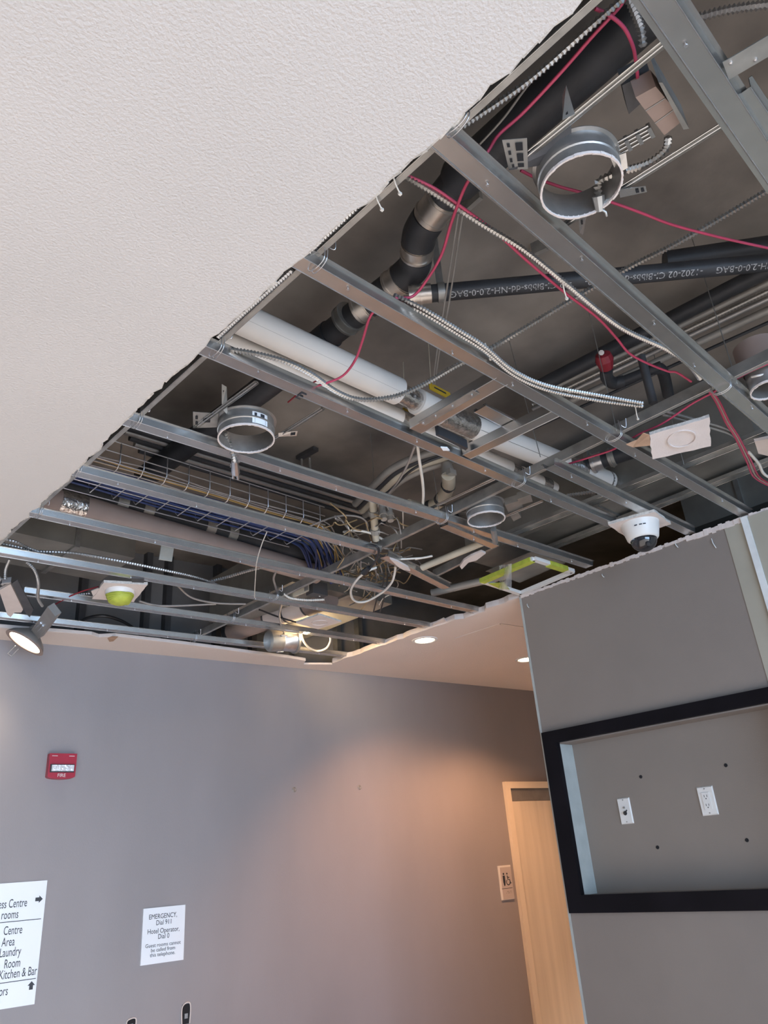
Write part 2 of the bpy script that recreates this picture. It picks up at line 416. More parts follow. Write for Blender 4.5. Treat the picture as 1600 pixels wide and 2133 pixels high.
# ------------------------------------------------------------------ back wall fixtures
def wbox(px0, py0, px1, py1, th=0.006):
    a, b = onwall(px0, py0), onwall(px1, py1)
    c = (a + b) / 2; hw = (b - a).dot(DW) / 2; hz = abs(b.z - a.z) / 2
    return c, hw, hz
def plate(c, hw, hz, th): return MB().obox(c + NW * th / 2, DW * hw, V((0, 0, hz)), NW * th / 2)

# fire alarm strobe
c, hw, hz = wbox(99, 1574, 151, 1622)
hz = 0.066; t = thing('fire_alarm_strobe', 'red fire alarm strobe with a clear lens, high on the back wall', 'alarm', c)
prof = [(-hw, hz)] + [(hw, hz), (hw, -hz * .80)] + [(hw * math.cos(a), -hz * .80 - hz * .2 * math.sin(a)) for a in [PI * k / 10 for k in range(1, 10)]] + [(-hw, -hz * .80)]
obj('housing', MB().prism([c + DW * a + V((0, 0, b)) for a, b in prof], NW * 0.045), 'alarm', t)
obj('lens', MB().obox(c + NW * .052 + V((0, 0, -hz * .18)), DW * hw * .8, V((0, 0, hz * .24)), NW * .010), 'clear', t)
obj('lens_cap', MB().obox(c + NW * .046 + V((0, 0, -hz * .18)), DW * hw * .88, V((0, 0, hz * .32)), NW * .003), 'black', t)
for s in (-1, 1): obj('sounder_mark', MB().obox(c + NW * .0455 + DW * s * hw * .62 + V((0, 0, hz * .80)), DW * hw * .2, V((0, 0, .0012)), NW * .0006), 'bead', t)
text('lettering', 'FIRE', c + NW * .046 + V((0, 0, -hz * .74)), DW, (0, 0, 1), .025, 'plate', t, sx=.95)

# directory sign
a = onwall(98, 1835); b = onwall(80, 2090)
sr = a; sw = 0.62; zt, zb = a.z + .003, b.z
c = V((sr.x, sr.y, (zt + zb) / 2)) - DW * sw / 2
t = thing('directory_sign', 'tall white directory sign with arrows, cut off at the left edge', 'sign', c)
obj('sign_board', plate(c, sw / 2, (zt - zb) / 2, .006), 'sign', t)
def wl(s, px, py, size, align='RIGHT', parent=t, mt='ink'):
    return text('lettering', s, onwall(px, py, .0068), DW, (0, 0, 1), size, mt, parent, align, sx=.55)
for s, px, py in (('Business Centre', 57, 1880), ('rooms', 39, 1904), ('Centre', 47, 1936), ('Area', 31, 1961), ('Laundry', 44, 1981), ('Room', 43, 2005), ('Kitchen & Bar', 77, 2022), ('ors', 17, 2064)):
    wl(s, px, py, 0.055)
for (x0, y0), (x1, y1) in (((-60, 1933), (86, 1909)), ((-60, 2061), (75, 2034))):
    p, q = onwall(x0, y0, .0065), onwall(x1, y1, .0065); q.z = p.z = (p.z + q.z) / 2
    obj('divider', MB().obox((p + q) / 2, (q - p) / 2, V((0, 0, .0016)), NW * .0005), 'ink', t)
def arrow(px, py, ang, s=.017):
    c = onwall(px, py, .0066); P = []
    for a, b in ((-1, .5), (0.05, .5), (0.05, 1.0), (1.1, 0), (0.05, -1.0), (0.05, -.5), (-1, -.5)):
        P.append(c + DW * (s * (a * math.cos(ang) - b * math.sin(ang))) + V((0, 0, s * (a * math.sin(ang) + b * math.cos(ang)))))
    obj('arrow', MB().prism(P, NW * .0008), 'ink', t)
arrow(81, 1873, 0); arrow(65, 2053, PI / 2)

# emergency sign
c, hw, hz = wbox(298, 1893, 381, 1999); 
t = thing('emergency_sign', 'small white emergency dialling notice in the middle of the back wall', 'sign', c)
obj('sign_board', plate(c, hw, hz, .008), 'sign', t)
for s, px, py, k in (('EMERGENCY,', 340, 1908, .034), ('Dial 911', 342, 1921, .034), ('Hotel Operator,', 341, 1938, .034), ('Dial 0', 341, 1950, .034), ('Guest rooms cannot', 340, 1967, .0255), ('be called from', 340, 1977, .0255), ('this telephone.', 339, 1987, .0255)):
    text('lettering', s, onwall(px, py, .0088), DW, (0, 0, 1), k, 'ink', t, sx=.80 if k > .03 else .93)

# restroom sign
c, hw, hz = wbox(1036, 1805, 1070, 1871); hz = .115
t = thing('restroom_sign', 'grey restroom sign with person and wheelchair symbols beside the pale door', 'sign', c)
obj('sign_rim', plate(c, hw, hz, .010), 'plate', t)
obj('sign_face', MB().obox(c + NW * .0105 + DW * .006 + V((0, 0, -.004)), DW * (hw - .007), V((0, 0, hz - .008)), NW * .0008), 'signg', t)
def pict(mb, x, z, pts, r=.004): mb.tube([c + NW * .0125 + DW * (x + a) + V((0, 0, z + b)) for a, b in pts], r, 6)
mb = MB(); mb.lathe(c + NW * .0115 + DW * -.022 + V((0, 0, .058)), NW, [(0, .002), (.007, .002), (.007, 0)], 14)
mb.prism([c + NW * .0115 + DW * (-.022 + a) + V((0, 0, b)) for a, b in ((-.011, .046), (.011, .046), (.011, .005), (.005, -.022), (-.005, -.022), (-.011, .005))], NW * .0015)
obj('person_symbol', mb, 'ink', t)
mb = MB(); mb.lathe(c + NW * .0115 + DW * .014 + V((0, 0, .058)), NW, [(0, .002), (.006, .002), (.006, 0)], 12)
pict(mb, .014, 0, [(0, .045), (0.003, .018), (.020, .018), (.028, -.008), (.034, -.006)], .003)
pict(mb, .018, .002, [(.018 * math.cos(k), .018 * math.sin(k) - .002) for k in [2.2 + j * .32 for j in range(14)]], .0028)
pict(mb, .014, 0, [(0.002, .034), (.018, .032)], .0026)
obj('wheelchair_symbol', mb, 'ink', t)
obj('rule', MB().obox(c + NW * .0118 + V((0, 0, -.040)), DW * hw * .85, V((0, 0, .0015)), NW * .0006), 'ink', t)
mb = MB()
for k in range(7):
    for j in range(2):
        if (k * 3 + j) % 4: mb.lathe(c + NW * .0113 + DW * (-.012 + k * .0085) + V((0, 0, -.062 - j * .010)), NW, [(0, .0016), (.0022, .0012), (.003, 0)], 7)
obj('braille_dots', mb, 'closer', t)

# door
a = onwall(1046, 1629); zt = a.z; x0 = a.x; w_ = 0.98
d1 = thing('door_1', 'pale maple door in a cream frame, partly behind the taupe wall', 'door', (x0 + .5, wally(x0 + .5), 0)); d1['kind'] = 'structure'
del d1['category']
def wb(s0, s1, z0, z1, th, off=0.0):
    p = V((x0, wally(x0), 0)) + DW * (s0 + s1) / 2 + V((0, 0, (z0 + z1) / 2)) + NW * (off + th / 2)
    return MB().obox(p, DW * (s1 - s0) / 2, V((0, 0, (z1 - z0) / 2)), NW * th / 2)
obj('door_frame', wb(0, .055, 0, zt, .03), 'doorf', d1); obj('door_frame', wb(w_, w_ + .055, 0, zt, .03), 'doorf', d1)
obj('door_frame', wb(.055, w_, zt - .05, zt, .03), 'doorf', d1)
obj('head_plate', wb(.055, w_, zt - .145, zt - .05, .012), 'closer', d1, 'grey head plate above the door leaf')
obj('door_leaf', wb(.055, w_, 0.01, zt - .147, .016), 'door', d1)
# holes and torn boxes low on the wall
for px, py, l in ((613, 1645, 'left'), (749, 1640, 'right')):
    p = onwall(px, py); obj('wall_anchor', MB().lathe(p, NW, [(0, .003), (.006, .003), (.010, .006), (.017, 0)], 12), 'closer', None, 'metal screw anchor in the bare back wall, the %s one of two' % l, 'anchor')
def wallbox(px, py, w2, h2, label):
    p = onwall(px, py); t = thing('wall_box', label, 'electrical box', p)
    obj('box_recess', MB().obox(p + NW * .001, DW * w2, V((0, 0, h2)), NW * .001), 'void', t)
    mb = MB()
    P = [(-w2, -h2), (-w2 * 1.1, h2 * .6), (-w2 * .2, h2 * 1.1), (w2 * .9, h2 * 1.05), (w2 * 1.15, h2 * .3), (w2, -h2)]
    mb.tube(spline([p + DW * a + V((0, 0, b)) + NW * .003 for a, b in P], 5), .0035, 6)
    obj('torn_rim', mb, 'board', t)
    obj('clip', MB().obox(p + NW * .004 + V((0, 0, -h2 * .2)), DW * w2 * .4, V((0, 0, h2 * .25)), NW * .003), 'steel', t)
wallbox(387, 2112, .022, .045, 'empty wall box with a torn rim below the emergency notice')
wallbox(273, 2133, .022, .022, 'lower empty wall box cut by the bottom edge of the photo')

# corridor downlights
def downlight(px, py, label, power, aim=(0, 0)):
    p = at(px, py); t = thing('downlight', label, 'light', p)
    obj('trim_ring', MB().lathe(p, (0, 0, -1), [(.060, 0), (.066, .006), (.082, .004), (.084, 0)], 32), 'plate', t)
    obj('lens', MB().lathe(p, (0, 0, -1), [(0, .003), (.060, .003), (.062, 0)], 32), 'lampw', t)
    lamp('downlight_lamp', 'SPOT', p + V((0, 0, -.02)), power, (1.0, 0.50, 0.25), target=p + V((aim[0], aim[1], -2)), spot_size=2.2, spot_blend=.6, shadow_soft_size=.05)
downlight(885, 1333, 'lit round downlight near the torn corner of the corridor ceiling', 90, (.55, .15))
downlight(1097, 1373, 'lit round downlight half hidden by the right wall', 100)
lamp('corridor_bounce_fill', 'SPOT', (6.6, 2.0, ZC - .02), 600, (1.0, .76, .60), target=(6.6, 2.0, 0), spot_size=1.7, spot_blend=.7, shadow_soft_size=.05)  # unseen spot without fixture, added to bounce light onto the corridor ceiling

# ================================================================== CEILING GRID
HAT = [(-.036, .0215), (-.0265, .0225), (-.0215, 0), (.0215, 0), (.0265, .0225), (.036, .0215)]
def hat(p, q, e0, e1, label, h=.0135, sc=1.0, screws=0, group=None):
    a, b = at(*p, h), at(*q, h); d = (b - a).normalized(); a = a - d * e0; b = b + d * e1
    t = thing('furring_channel', label, 'channel', (a + b) / 2, group)
    obj('channel_web', MB().strip(a, b, [(x * sc, z) for x, z in HAT], .0014), 'galv', t)
    s = d.cross(V((0, 0, 1)))
    for side in (-1, 1):
        e = s * (side * .0205 * sc) + V((0, 0, -.0008))
        obj('rolled_edge', MB().tube([a + e, b + e], .0011, 5), 'steel', t)
    L = (b - a).length
    rr = random.Random(int(p[0] * 7 + p[1]))
    k = 0.0
    for i in range(int(L / .35)):
        k = (i + .35 + rr.uniform(0, .3)) * .35
        if k > L: break
        w0 = a + d * k + s * rr.uniform(-.012, .012)
        obj('screw', MB().lathe(w0 + V((0, 0, .004)), (0, 0, -1), [(.0012, 0), (.0012, .008), (.004, .009), (.0035, .011), (0, .011)], 6), 'steel', t)
    return t, a, b, d, s
hat((1378, 10), (1600, 340), .4, .9, 'wide steel furring channel nearest the camera, top right corner')
hat((905, 282), (1545, 838), .012, .75, 'steel furring channel running beside the large can ring')
hat((619, 545), (1556, 1076), .012, .0, 'steel furring channel passing under the torn square with a ring outline')
t3 = hat((427, 731), (1270, 1092), .012, .02, 'steel furring channel marked with a black E')
hat((1145, 972), (1435, 1110), .0, .02, 'short steel furring channel ending above the dome camera')
hat((265, 880), (1228, 1181), .012, .0, 'steel furring channel directly under the can ring with a paper label')
hat((155, 985), (788, 1152), .012, .0, 'steel furring channel under the wire cable tray')
hat((66, 1072), (1000, 1277), .012, .0, 'steel furring channel under the tan wrapped pipe')
hat((-20, 1151), (897, 1308), .3, .0, 'steel furring channel behind the green taped detector')
hat((47, 1236), (806, 1342), .0, .0, 'steel furring channel with its end behind the dangling lamp')
hat((-20, 1285), (735, 1369), .3, .0, 'steel furring channel nearest the back wall')
hat((800, 1160), (930, 1226), .0, .0, 'short bent furring channel at the tangled cable opening')
hat((925, 1096), (1032, 1140), .0, .0, 'short furring channel hooked under the third can ring', h=.006)
# marker letter
p = at(627, 824, .0115); text('marker_letter', 'E', p, t3[3], t3[3].cross(V((0, 0, 1))) * -1, .05, 'ink', t3[0])

def crc(p, q, label, h=.0365, e0=0, e1=0, flip=1, hh=.038, fl=.014, name='carrying_channel', flat=False, material='galv2'):
    a, b = at(*p, h), at(*q, h); d = (b - a).normalized(); a = a - d * e0; b = b + d * e1
    if flat: line = [(-.024, 0), (-.024, .016), (.024, .016), (.024, 0)]
    else: line = [(fl * flip, 0), (0, 0), (0, hh), (fl * flip, hh)]
    t = thing(name, label, 'channel', (a + b) / 2)
    obj('channel_web', MB().strip(a, b, line, .0016), material, t)
    s = d.cross(V((0, 0, 1)))
    for off in ((0, fl * flip) if not flat else (-.024, .024)): obj('rolled_edge', MB().tube([a + s * off, b + s * off], .0014, 5), 'galv', t)
    return t, a, b, d
crc((1100, 121), (6, 1122), 'long carrying channel along the torn ceiling edge', e0=.9, e1=.5)
k1 = crc((1590, 756), (403, 1331), 'long carrying channel crossing above the middle of the grid', e0=.4, e1=.1, flip=1)
crc((1600, 903), (1062, 1116), 'flat carrying channel above the dome camera plate', h=.075, e0=.4, e1=0, flat=True)
crc((1031, 1138), (903, 1202), 'short carrying channel with torn board stuck to it')
crc((1500, 1005), (1130, 1150), 'second flat carrying channel nearer the right wall', h=.16, e0=.4, flat=True)
# torn board on the short channel and scraps on channels
def scrap(pts, h, th, label, material='board', name='board_scrap', jag=0.0):
    P = [at(a, b, h + (c[0] if c else 0)) for a, b, *c in pts]
    return obj(name, MB().prism(P, (0, 0, th)), material, None, label, 'scrap')
scrap([(958, 1180), (966, 1168), (980, 1159), (1003, 1149), (1012, 1153), (992, 1168), (976, 1172), (962, 1186)], .004, .010, 'scrap of pale board clinging to the short carrying channel')
scrap([(812, 1164), (828, 1170), (850, 1182), (855, 1190), (840, 1187), (828, 1180)], .004, .01, 'white torn board on the bent furring channel')
scrap([(880, 929), (897, 932), (900, 938), (884, 937)], -.002, .008, 'small white chip stuck on the channel edge') if False else None
scrap([(918, 932), (932, 933), (937, 939), (923, 939)], .006, .004, 'tiny bright white chip on the channel by the access frame', 'sign')
scrap([(902, 1301), (925, 1290), (932, 1296), (906, 1309)], .01, .012, 'broken board scrap at the corner of the corridor ceiling')
scrap([(224, 1330), (235, 1326), (246, 1327), (236, 1336), (228, 1337)], -.004, .004, 'brown paper shred hanging from the ceiling strip', 'paper')
scrap([(1572, 920), (1640, 905), (1640, 960), (1580, 945)], .05, .012, 'torn pale board at the right edge near the red cables')

# hanger wires down from the slab, tie wires round the crossings
def wire(px, py, label, h0=.03, lean=(0, 0), h1=None, r=.0016, material='galv2'):
    p = at(px, py, h0); z1 = SLAB if h1 is None else ZC + h1
    return obj('hanger_wire', MB().tube([p, V((p.x + lean[0], p.y + lean[1], z1))], r, 5), material, None, label, 'wire')
for px, py, l, ln in ((1285, 898, 'where the long carrying channel meets the ringed square channel', (0, 0)), (1536, 800, 'at the channel joint beside the right can ring', (.02, 0)), (1126, 952, 'above the insulated pipe', (.05, .08)),
                      (918, 1088, 'over the third can ring', (0, .02)), (790, 1145, 'behind the black tied cable', (0, 0)), (1425, 968, 'over the flat carrying channel', (0, 0)), (952, 250, 'at the torn edge by the nearest channels', (.1, .1)),
                      (660, 525, 'at the torn edge above the upper white pipe', (.03, .05)), (445, 722, 'at the torn edge beside the flex conduit', (.02, .06)), (165, 985, 'at the torn edge beside the cable tray', (0, .05)), (300, 880, 'at the torn edge over the labelled can ring', (0, .05))):
    wire(px, py, 'thin steel hanger wire ' + l, lean=ln)
def tie(px, py, label, ln=.05, h=.008):
    a = at(px, py, h); mb = MB()
    for s in (-.006, .006): mb.tube(spline([a + V((s, -.03, .055)), a + V((s * .6, -.026, -.002)), a + V((s, .026, -.004)), a + V((s, .034, .05))], 5), .0014, 5)
    mb.tube(spline([a + V((.006, -.03, .04)), a + V((.02, -.04, .03)), a + V((.014, -.05, .06))], 4), .0013, 5)
    return obj('tie_wire', mb, 'steel', None, 'steel tie wire wrapped round ' + label, 'wire')
for px, py, l in ((952, 262, 'the channel joint at the torn edge, topmost'), (663, 552, 'the second channel joint at the torn edge'), (452, 733, 'the third channel joint at the torn edge'), (285, 882, 'the fourth channel joint at the torn edge'),
                  (160, 985, 'the fifth channel joint at the torn edge'), (80, 1072, 'the sixth channel joint at the torn edge'), (1280, 912, 'the channel left of the ringed square'), (1505, 812, 'the channel joint near the right can ring'),
                  (1082, 1008, 'the channel below the insulated pipe end'), (922, 1085, 'the channel left of the third can ring'), (572, 1246, 'the channel below the looping grey wire'), (482, 1292, 'the channel left of the tilted lamp housing'), (404, 1334, 'the channel at the end of the long carrying channel')):
    tie(px, py, l)

# top right strap and short stud
a, b = at(1512, 148, .018), at(1640, 72, .018); d = (b - a).normalized(); s = d.cross(V((0, 0, 1)))
t = thing('joining_strap', 'flat grey steel strap screwed to the channel, top right', 'strap', a)
obj('strap_plate', MB().obox((a + b) / 2, (b - a) / 2, s * .022, V((0, 0, .001))), 'galv2', t)
for k in (.012, .05): obj('screw', MB().lathe(a + d * k + s * (.012 if k < .03 else -.012), (0, 0, -1), [(.0035, 0), (.0035, .004), (0, .005)], 8), 'steel', t)
hat((1550, 190), (1640, 320), .0, .3, 'narrow furring channel beside the joining strap, right edge', h=.03, sc=.6)

# boxed access frame between channels
def cstud(p, q, label, w=.05, hh=.03, h=.014):
    a, b = at(*p, h), at(*q, h)
    t = thing('steel_stud', label, 'stud', (a + b) / 2)
    obj('stud_web', MB().strip(a, b, [(-w / 2 + .01, hh), (-w / 2, hh), (-w / 2, 0), (w / 2, 0), (w / 2, hh), (w / 2 - .01, hh)], .0016), 'galv', t)
    d = (b - a).normalized(); s = d.cross(V((0, 0, 1)))
    for sd in (-1, 1): obj('rolled_edge', MB().tube([a + s * (sd * w / 2), b + s * (sd * w / 2)], .0014, 5), 'steel', t)
    return t, a, b, d, s
st = cstud((866, 898), (1046, 794), 'upper steel stud of the small access frame, with a screwed strap', .055, .035)
a, b, d, s = st[1:]
pl = MB().obox(a.lerp(b, .45) + s * .022 + V((0, 0, -.003)), d * ((b - a).length * .32), s * .016, V((0, 0, .0012))); obj('strap_plate', pl, 'galv2', st[0], 'mauve grey strap plate')
for k in (.15, .3, .5, .72): obj('screw', MB().lathe(a.lerp(b, k) + s * .022 + V((0, 0, -.004)), (0, 0, -1), [(.004, 0), (.004, .004), (0, .005)], 8), 'steel', st[0])
cstud((972, 952), (1158, 862), 'lower steel stud of the small access frame', .045, .035)
cstud((1000, 852), (1078, 892), 'flat stud offcut bridging the access frame studs', .05, .01, h=.052)
scrap([(908, 907), (915, 905), (975, 934), (970, 938)], .016, .035, 'dark bent steel cleat closing the access frame', 'iron', 'steel_cleat')
scrap([(928, 962), (995, 935), (1005, 908), (985, 900), (930, 930)], .05, .002, 'x', 'galv2', 'steel_cleat') if False else None

# ================================================================== PIPES
def pipe(path, D, n=20): return MB().tube(path, D / 2, n)
def line(pts): return [at(*p) for p in pts]
# upper insulated pipe
HP = .28
P = line([(495, 660, HP), (828, 815, HP), (868, 836, HP), (925, 864, HP), (985, 890, HP), (1172, 966, HP), (1212, 981, HP), (1268, 1003, HP)])
t = thing('insulated_pipe', 'thick white insulated pipe with crumpled foil joints, upper of two', 'pipe', P[2])
D = 62 * mpp(700, 755, HP)
obj('jacket', pipe([P[0], P[1]], D, 28), 'pvc', t); obj('foil_joint', pipe([P[1] - (P[1] - P[0]).normalized() * .01, P[2]], D * .72, 24), 'foil', t)
obj('jacket', pipe([P[2], P[2].lerp(P[3], .85)], D * .98, 28), 'pvc', t); obj('foil_joint', pipe([P[2].lerp(P[3], .70), P[4]], D * .96, 24), 'foil', t)
obj('jacket', pipe([P[4], P[5]], D * .98, 28), 'pvc', t)
obj('foil_joint', pipe([P[5], P[6]], D * .93, 24), 'foil', t); obj('jacket', pipe([P[6], P[7]], D * .95, 28), 'pvc', t)
obj('end_cap', MB().tube([P[7] - (P[7] - P[6]).normalized() * .03, P[7] + (P[7] - P[6]).normalized() * .05], [D * .49, D * .40], 20), 'foil', t, 'crinkled foil end')
dd = (P[1] - P[0]).normalized(); ss = dd.cross(V((0, 0, 1))).normalized()
for a, b in ((P[0], P[1]), (P[4], P[5])): obj('jacket_seam', MB().tube([a + (ss * .75 - V((0, 0, .62))) * D * .502, b + (ss * .75 - V((0, 0, .62))) * D * .502], .0012, 4), 'greyc', t)
# lower insulated pipe
P = line([(452, 702, HP), (830, 871, HP), (858, 884, HP), (1060, 975, HP), (1108, 997, HP), (1124, 1005, HP), (1142, 1012, HP), (1156, 1017, HP)])
t = thing('insulated_pipe', 'thinner white insulated pipe with foil joints, lower of two', 'pipe', P[2]); D = 44 * mpp(700, 815, HP)
obj('jacket', pipe(P[0:2], D, 24), 'pvc', t); obj('foil_joint', pipe(P[1:3], D * .95, 20), 'foil', t); obj('jacket', pipe(P[2:4], D * .9, 24), 'pvc', t)
obj('foil_joint', pipe([P[3], P[3].lerp(P[4], .5)], D * .8, 20), 'foil', t); obj('jacket', pipe([P[3].lerp(P[4], .5), P[5]], D * .9, 24), 'pvc', t); obj('foil_joint', pipe(P[5:7], D * .92, 20), 'foil', t)
obj('end_cap', MB().tube(P[6:8], [D * .46, D * .34], 18), 'pvc', t)
# yellow pipe tags
for px, py, l in ((916, 815, 'hanging above the upper foil joint'), (862, 868, 'beside the lower foil joint')):
    a, b = at(px - 22, py - 12, .36 if py < 850 else .33), at(px + 22, py + 11, .36 if py < 850 else .33)
    t = thing('pipe_tag', 'yellow pipe tag ' + l, 'tag', (a + b) / 2); d = b - a; n_ = V((0, 0, 1))
    obj('tag_plate', MB().obox((a + b) / 2, d / 2, V((0, 0, .016)), d.cross(n_).normalized() * .002), 'tag', t)
    nn = d.cross(n_).normalized() * (1 if d.cross(n_).dot(CAM - a) > 0 else -1)
    obj('tag_print', MB().obox((a + b) / 2 + nn * .0025 + V((0, 0, .002)), d * .28, V((0, 0, .003)), nn * .0004), 'ink', t)
    obj('tag_string', MB().tube([a.lerp(b, .1) + V((0, 0, .016)), a.lerp(b, .15) + V((0.01, 0, .25))], .002, 5), 'ivory', t)

# cast-iron drain
t = thing('drain_pipe', 'black cast iron drain line with banded couplings and elbows', 'pipe', at(870, 540, .45))
H = .46
big = line([(1345, 25, H), (1230, 130, H), (955, 375, H)]); Db = 100 * mpp(1150, 210, H)
obj('pipe_run', MB().tube(big + [big[-1] + (big[-1] - big[-2]).normalized() * .02], [Db / 2] * 3 + [Db * .42], 28), 'iron', t)
De = 62 * mpp(870, 540, H)
def band(p, q, name='coupling_band', D=De * 1.08, mt='band'):
    a, b = V(p), V(q); d = (b - a).normalized(); L = (b - a).length
    mb = MB().tube([a, b], D / 2, 24, caps=True)
    for k in (.15, .85): mb.tube([a + d * L * k - d * .004, a + d * L * k + d * .004], D / 2 + .004, 24)
    return obj(name, mb, mt, t)
A = line([(955, 375, H), (925, 412, H), (893, 455, H), (876, 483, H), (871, 505, H), (868, 532, H), (862, 556, H), (838, 580, H), (815, 598, H), (775, 628, H), (745, 645, H), (690, 695, H), (560, 800, H), (380, 935, H), (300, 995, H)])
obj('elbow', MB().tube(spline(A[0:2], 4), De * .52, 24), 'iron', t); band(A[1], A[2])
obj('elbow', MB().tube(spline(A[2:5], 6), De * .56, 24), 'iron', t); band(A[4], A[5], D=De * 1.05)
obj('elbow', MB().tube(spline(A[5:8], 6), De * .55, 24), 'iron', t); band(A[7], A[8])
obj('pipe_run', MB().tube(A[8:10], De * .53, 24), 'iron', t); band(A[9].lerp(A[10], .2), A[10])
obj('pipe_run', MB().tube([A[9], A[11]], De * .50, 24), 'iron', t)
band(A[10].lerp(A[11], .25), A[10].lerp(A[11], .5), 'hanger_strap', De * 1.14, 'galv2')
obj('pipe_run', MB().tube(A[11:15], De * .55, 24), 'iron', t)
# branch pipe with stencilled print
Hb = .36
B = [at(852, 616, Hb), at(892, 612, Hb), at(1100, 587, Hb), at(1700, 538, Hb)]; Dn = 37 * mpp(1100, 587, Hb)
t = thing('branch_pipe', 'black branch pipe with pale stencilled print along its side', 'pipe', B[2])
obj('pipe_run', MB().tube([B[1], B[3]], Dn / 2, 28), 'iron', t)
mb = MB().tube([B[0], B[1].lerp(B[2], .03)], Dn * .56, 24); dB = (B[3] - B[1]).normalized()
for k in (.01, .035): mb.tube([B[0] + dB * k, B[0] + dB * (k + .006)], Dn * .6, 24)
obj('coupling_band', mb, 'band', t)
x0_ = at(912, 610, Hb); obj('hanger_strap', MB().tube([x0_, x0_ + dB * .022], Dn * .56, 24).obox(x0_ + dB * .011 + V((0, 0, .13)), dB * .011, V((0.001, 0, 0)), V((0, 0, .11))), 'galv2', t)
# print wraps the pipe: the lettering reads upside down from below
def pipetext(s, k, size):
    cu = bpy.data.curves.new('t', 'FONT'); cu.body = s; cu.size = size; cu.align_x = 'CENTER'; cu.align_y = 'CENTER'; cu.resolution_u = 2; cu.offset = 0
    o = bpy.data.objects.new('t', cu); C.objects.link(o); bpy.context.view_layer.update()
    me = bpy.data.meshes.new_from_object(o.evaluated_get(bpy.context.evaluated_depsgraph_get())); bpy.data.objects.remove(o)
    p0 = B[1] + dB * k; tc = (CAM - p0); tc -= dB * tc.dot(dB); tc.normalize(); sd = dB.cross(tc)
    Rr = Dn / 2 + .0012; org = parent_org(t)
    for v in me.vertices:
        ang = v.co.y / Rr + .30; v.co = p0 - dB * v.co.x + (tc * math.cos(ang) + sd * math.sin(ang) * (1 if sd.z < 0 else 1)) * Rr - org
    me.materials.clear(); me.materials.append(M['pipeink']); o = bpy.data.objects.new('lettering', me); C.objects.link(o); o.parent = t
for i in range(5): pipetext('-1202-02 CI-Bibbs-dd-NH-2.0-' if i % 2 else '-02 CI-Bibbs-dd-NH-2.0-0-BAG', .26 + i * .42, .030)
obj('edge_highlight', MB().tube([B[1] + V((0, 0, 0)) + (CAM - B[1]).normalized() * 0 + V((0, 0, -Dn * .15)) + (dB.cross(V((0, 0, 1)))).normalized() * -Dn * .48, B[3] + V((0, 0, -Dn * .15)) + (dB.cross(V((0, 0, 1)))).normalized() * -Dn * .48], .0012, 4), 'pipeink', t)  # thin pale line paints the highlight along the pipe's lower edge
t2 = obj('vent_pipe', MB().tube([at(1385, 545, .5), at(1700, 498, .5)], .035, 20), 'iron', None, 'black pipe just behind the stencilled branch pipe, right edge', 'pipe')

# group of parallel service pipes high on the right
for (ya, yb, D, mt, l, rb) in ((560, 812, .060, 'iron', 'black pipe, uppermost of the parallel run at right', 0), (588, 828, .022, 'greycond', 'pale conduit just below the black pipe of the parallel run', 0),
                               (606, 842, .016, 'flex', 'ribbed conduit in the middle of the parallel run', .22), (622, 852, .020, 'flexdk', 'dark conduit below the ribbed one in the parallel run', 0),
                               (646, 872, .030, 'greycond', 'grey conduit, second lowest of the parallel run', 0), (672, 893, .014, 'iron', 'thin black conduit, lowest of the parallel run', 0)):
    a, b = at(1620, ya - 9, .52), at(1110, yb, .52)
    obj('service_pipe', MB().tube([a, b], D / 2, 14, rib=rb, pitch=.012), mt, None, l, 'pipe')
for (a0, a1), l in ((((1110, 528), (1140, 514)), 'left of the long red cable'), (((962, 444), (1002, 408)), 'beside the large drain pipe coupling')):
    p, q = at(*a0, .62), at(*a1, .62); d = (q - p).normalized()
    obj('slab_clip', MB().obox((p + q) / 2 + V((0, 0, .015)), (q - p) / 2, d.cross(V((0, 0, 1))) * .008, V((0, 0, .025))), 'galv2', None, 'small steel clip on the concrete slab ' + l, 'clip')
# red wrapped valve with black elbow
t = thing('sprinkler_elbow', 'black pipe elbow with a red taped end, centre right', 'pipe', at(1262, 780, .34)); Hs = .34
p = at(1256, 738, Hs + .03); q = at(1264, 768, Hs)
obj('red_cap', MB().tube([p + (p - q) * .08, p, p.lerp(q, .4), q], [.014, .028, .034, .024], 14, smooth=False), 'redtape', t, 'red taped cap'); obj('cap_bolt', MB().lathe(p.lerp(q, .2) + V((-.03, -.01, 0)), (-1, -.3, -.4), [(.01, 0), (.010, .006), (0, .008)], 8), 'board', t)
obj('elbow', MB().tube(spline([q, at(1264, 786, Hs), at(1278, 798, Hs), at(1300, 794, Hs)], 6), .024, 16), 'iron', t)
obj('pipe_run', MB().tube([at(1298, 794, Hs), at(1378, 762, Hs)], .020, 16), 'iron', t)
obj('elbow', MB().tube(spline([at(1360, 770, Hs), at(1375, 768, Hs), at(1384, 785, Hs), at(1392, 822, Hs)], 5), .022, 16), 'iron', t)
wire(1362, 840, 'dark strut leg behind the paired flex conduits', .10, r=.016, material='darkplate', h1=.30)
# banded coupling pair
t = thing('coupled_pipe', 'short black pipe with two bright bands behind the insulated pipe', 'pipe', at(1255, 958, .3)); Hc = .3
a, b = at(1215, 972, Hc), at(1345, 930, Hc); d = (b - a).normalized(); L = (b - a).length
obj('pipe_run', MB().tube([a, b], .036, 20), 'iron', t)
for k0, k1_, mt in ((.14, .32, 'steel'), (.42, .52, 'galv2')): obj('coupling_band', MB().tube([a + d * L * k0, a + d * L * k1_], .042, 22).tube([a + d * L * (k0 + .03), a + d * L * (k0 + .05)], .047, 22), mt, t)

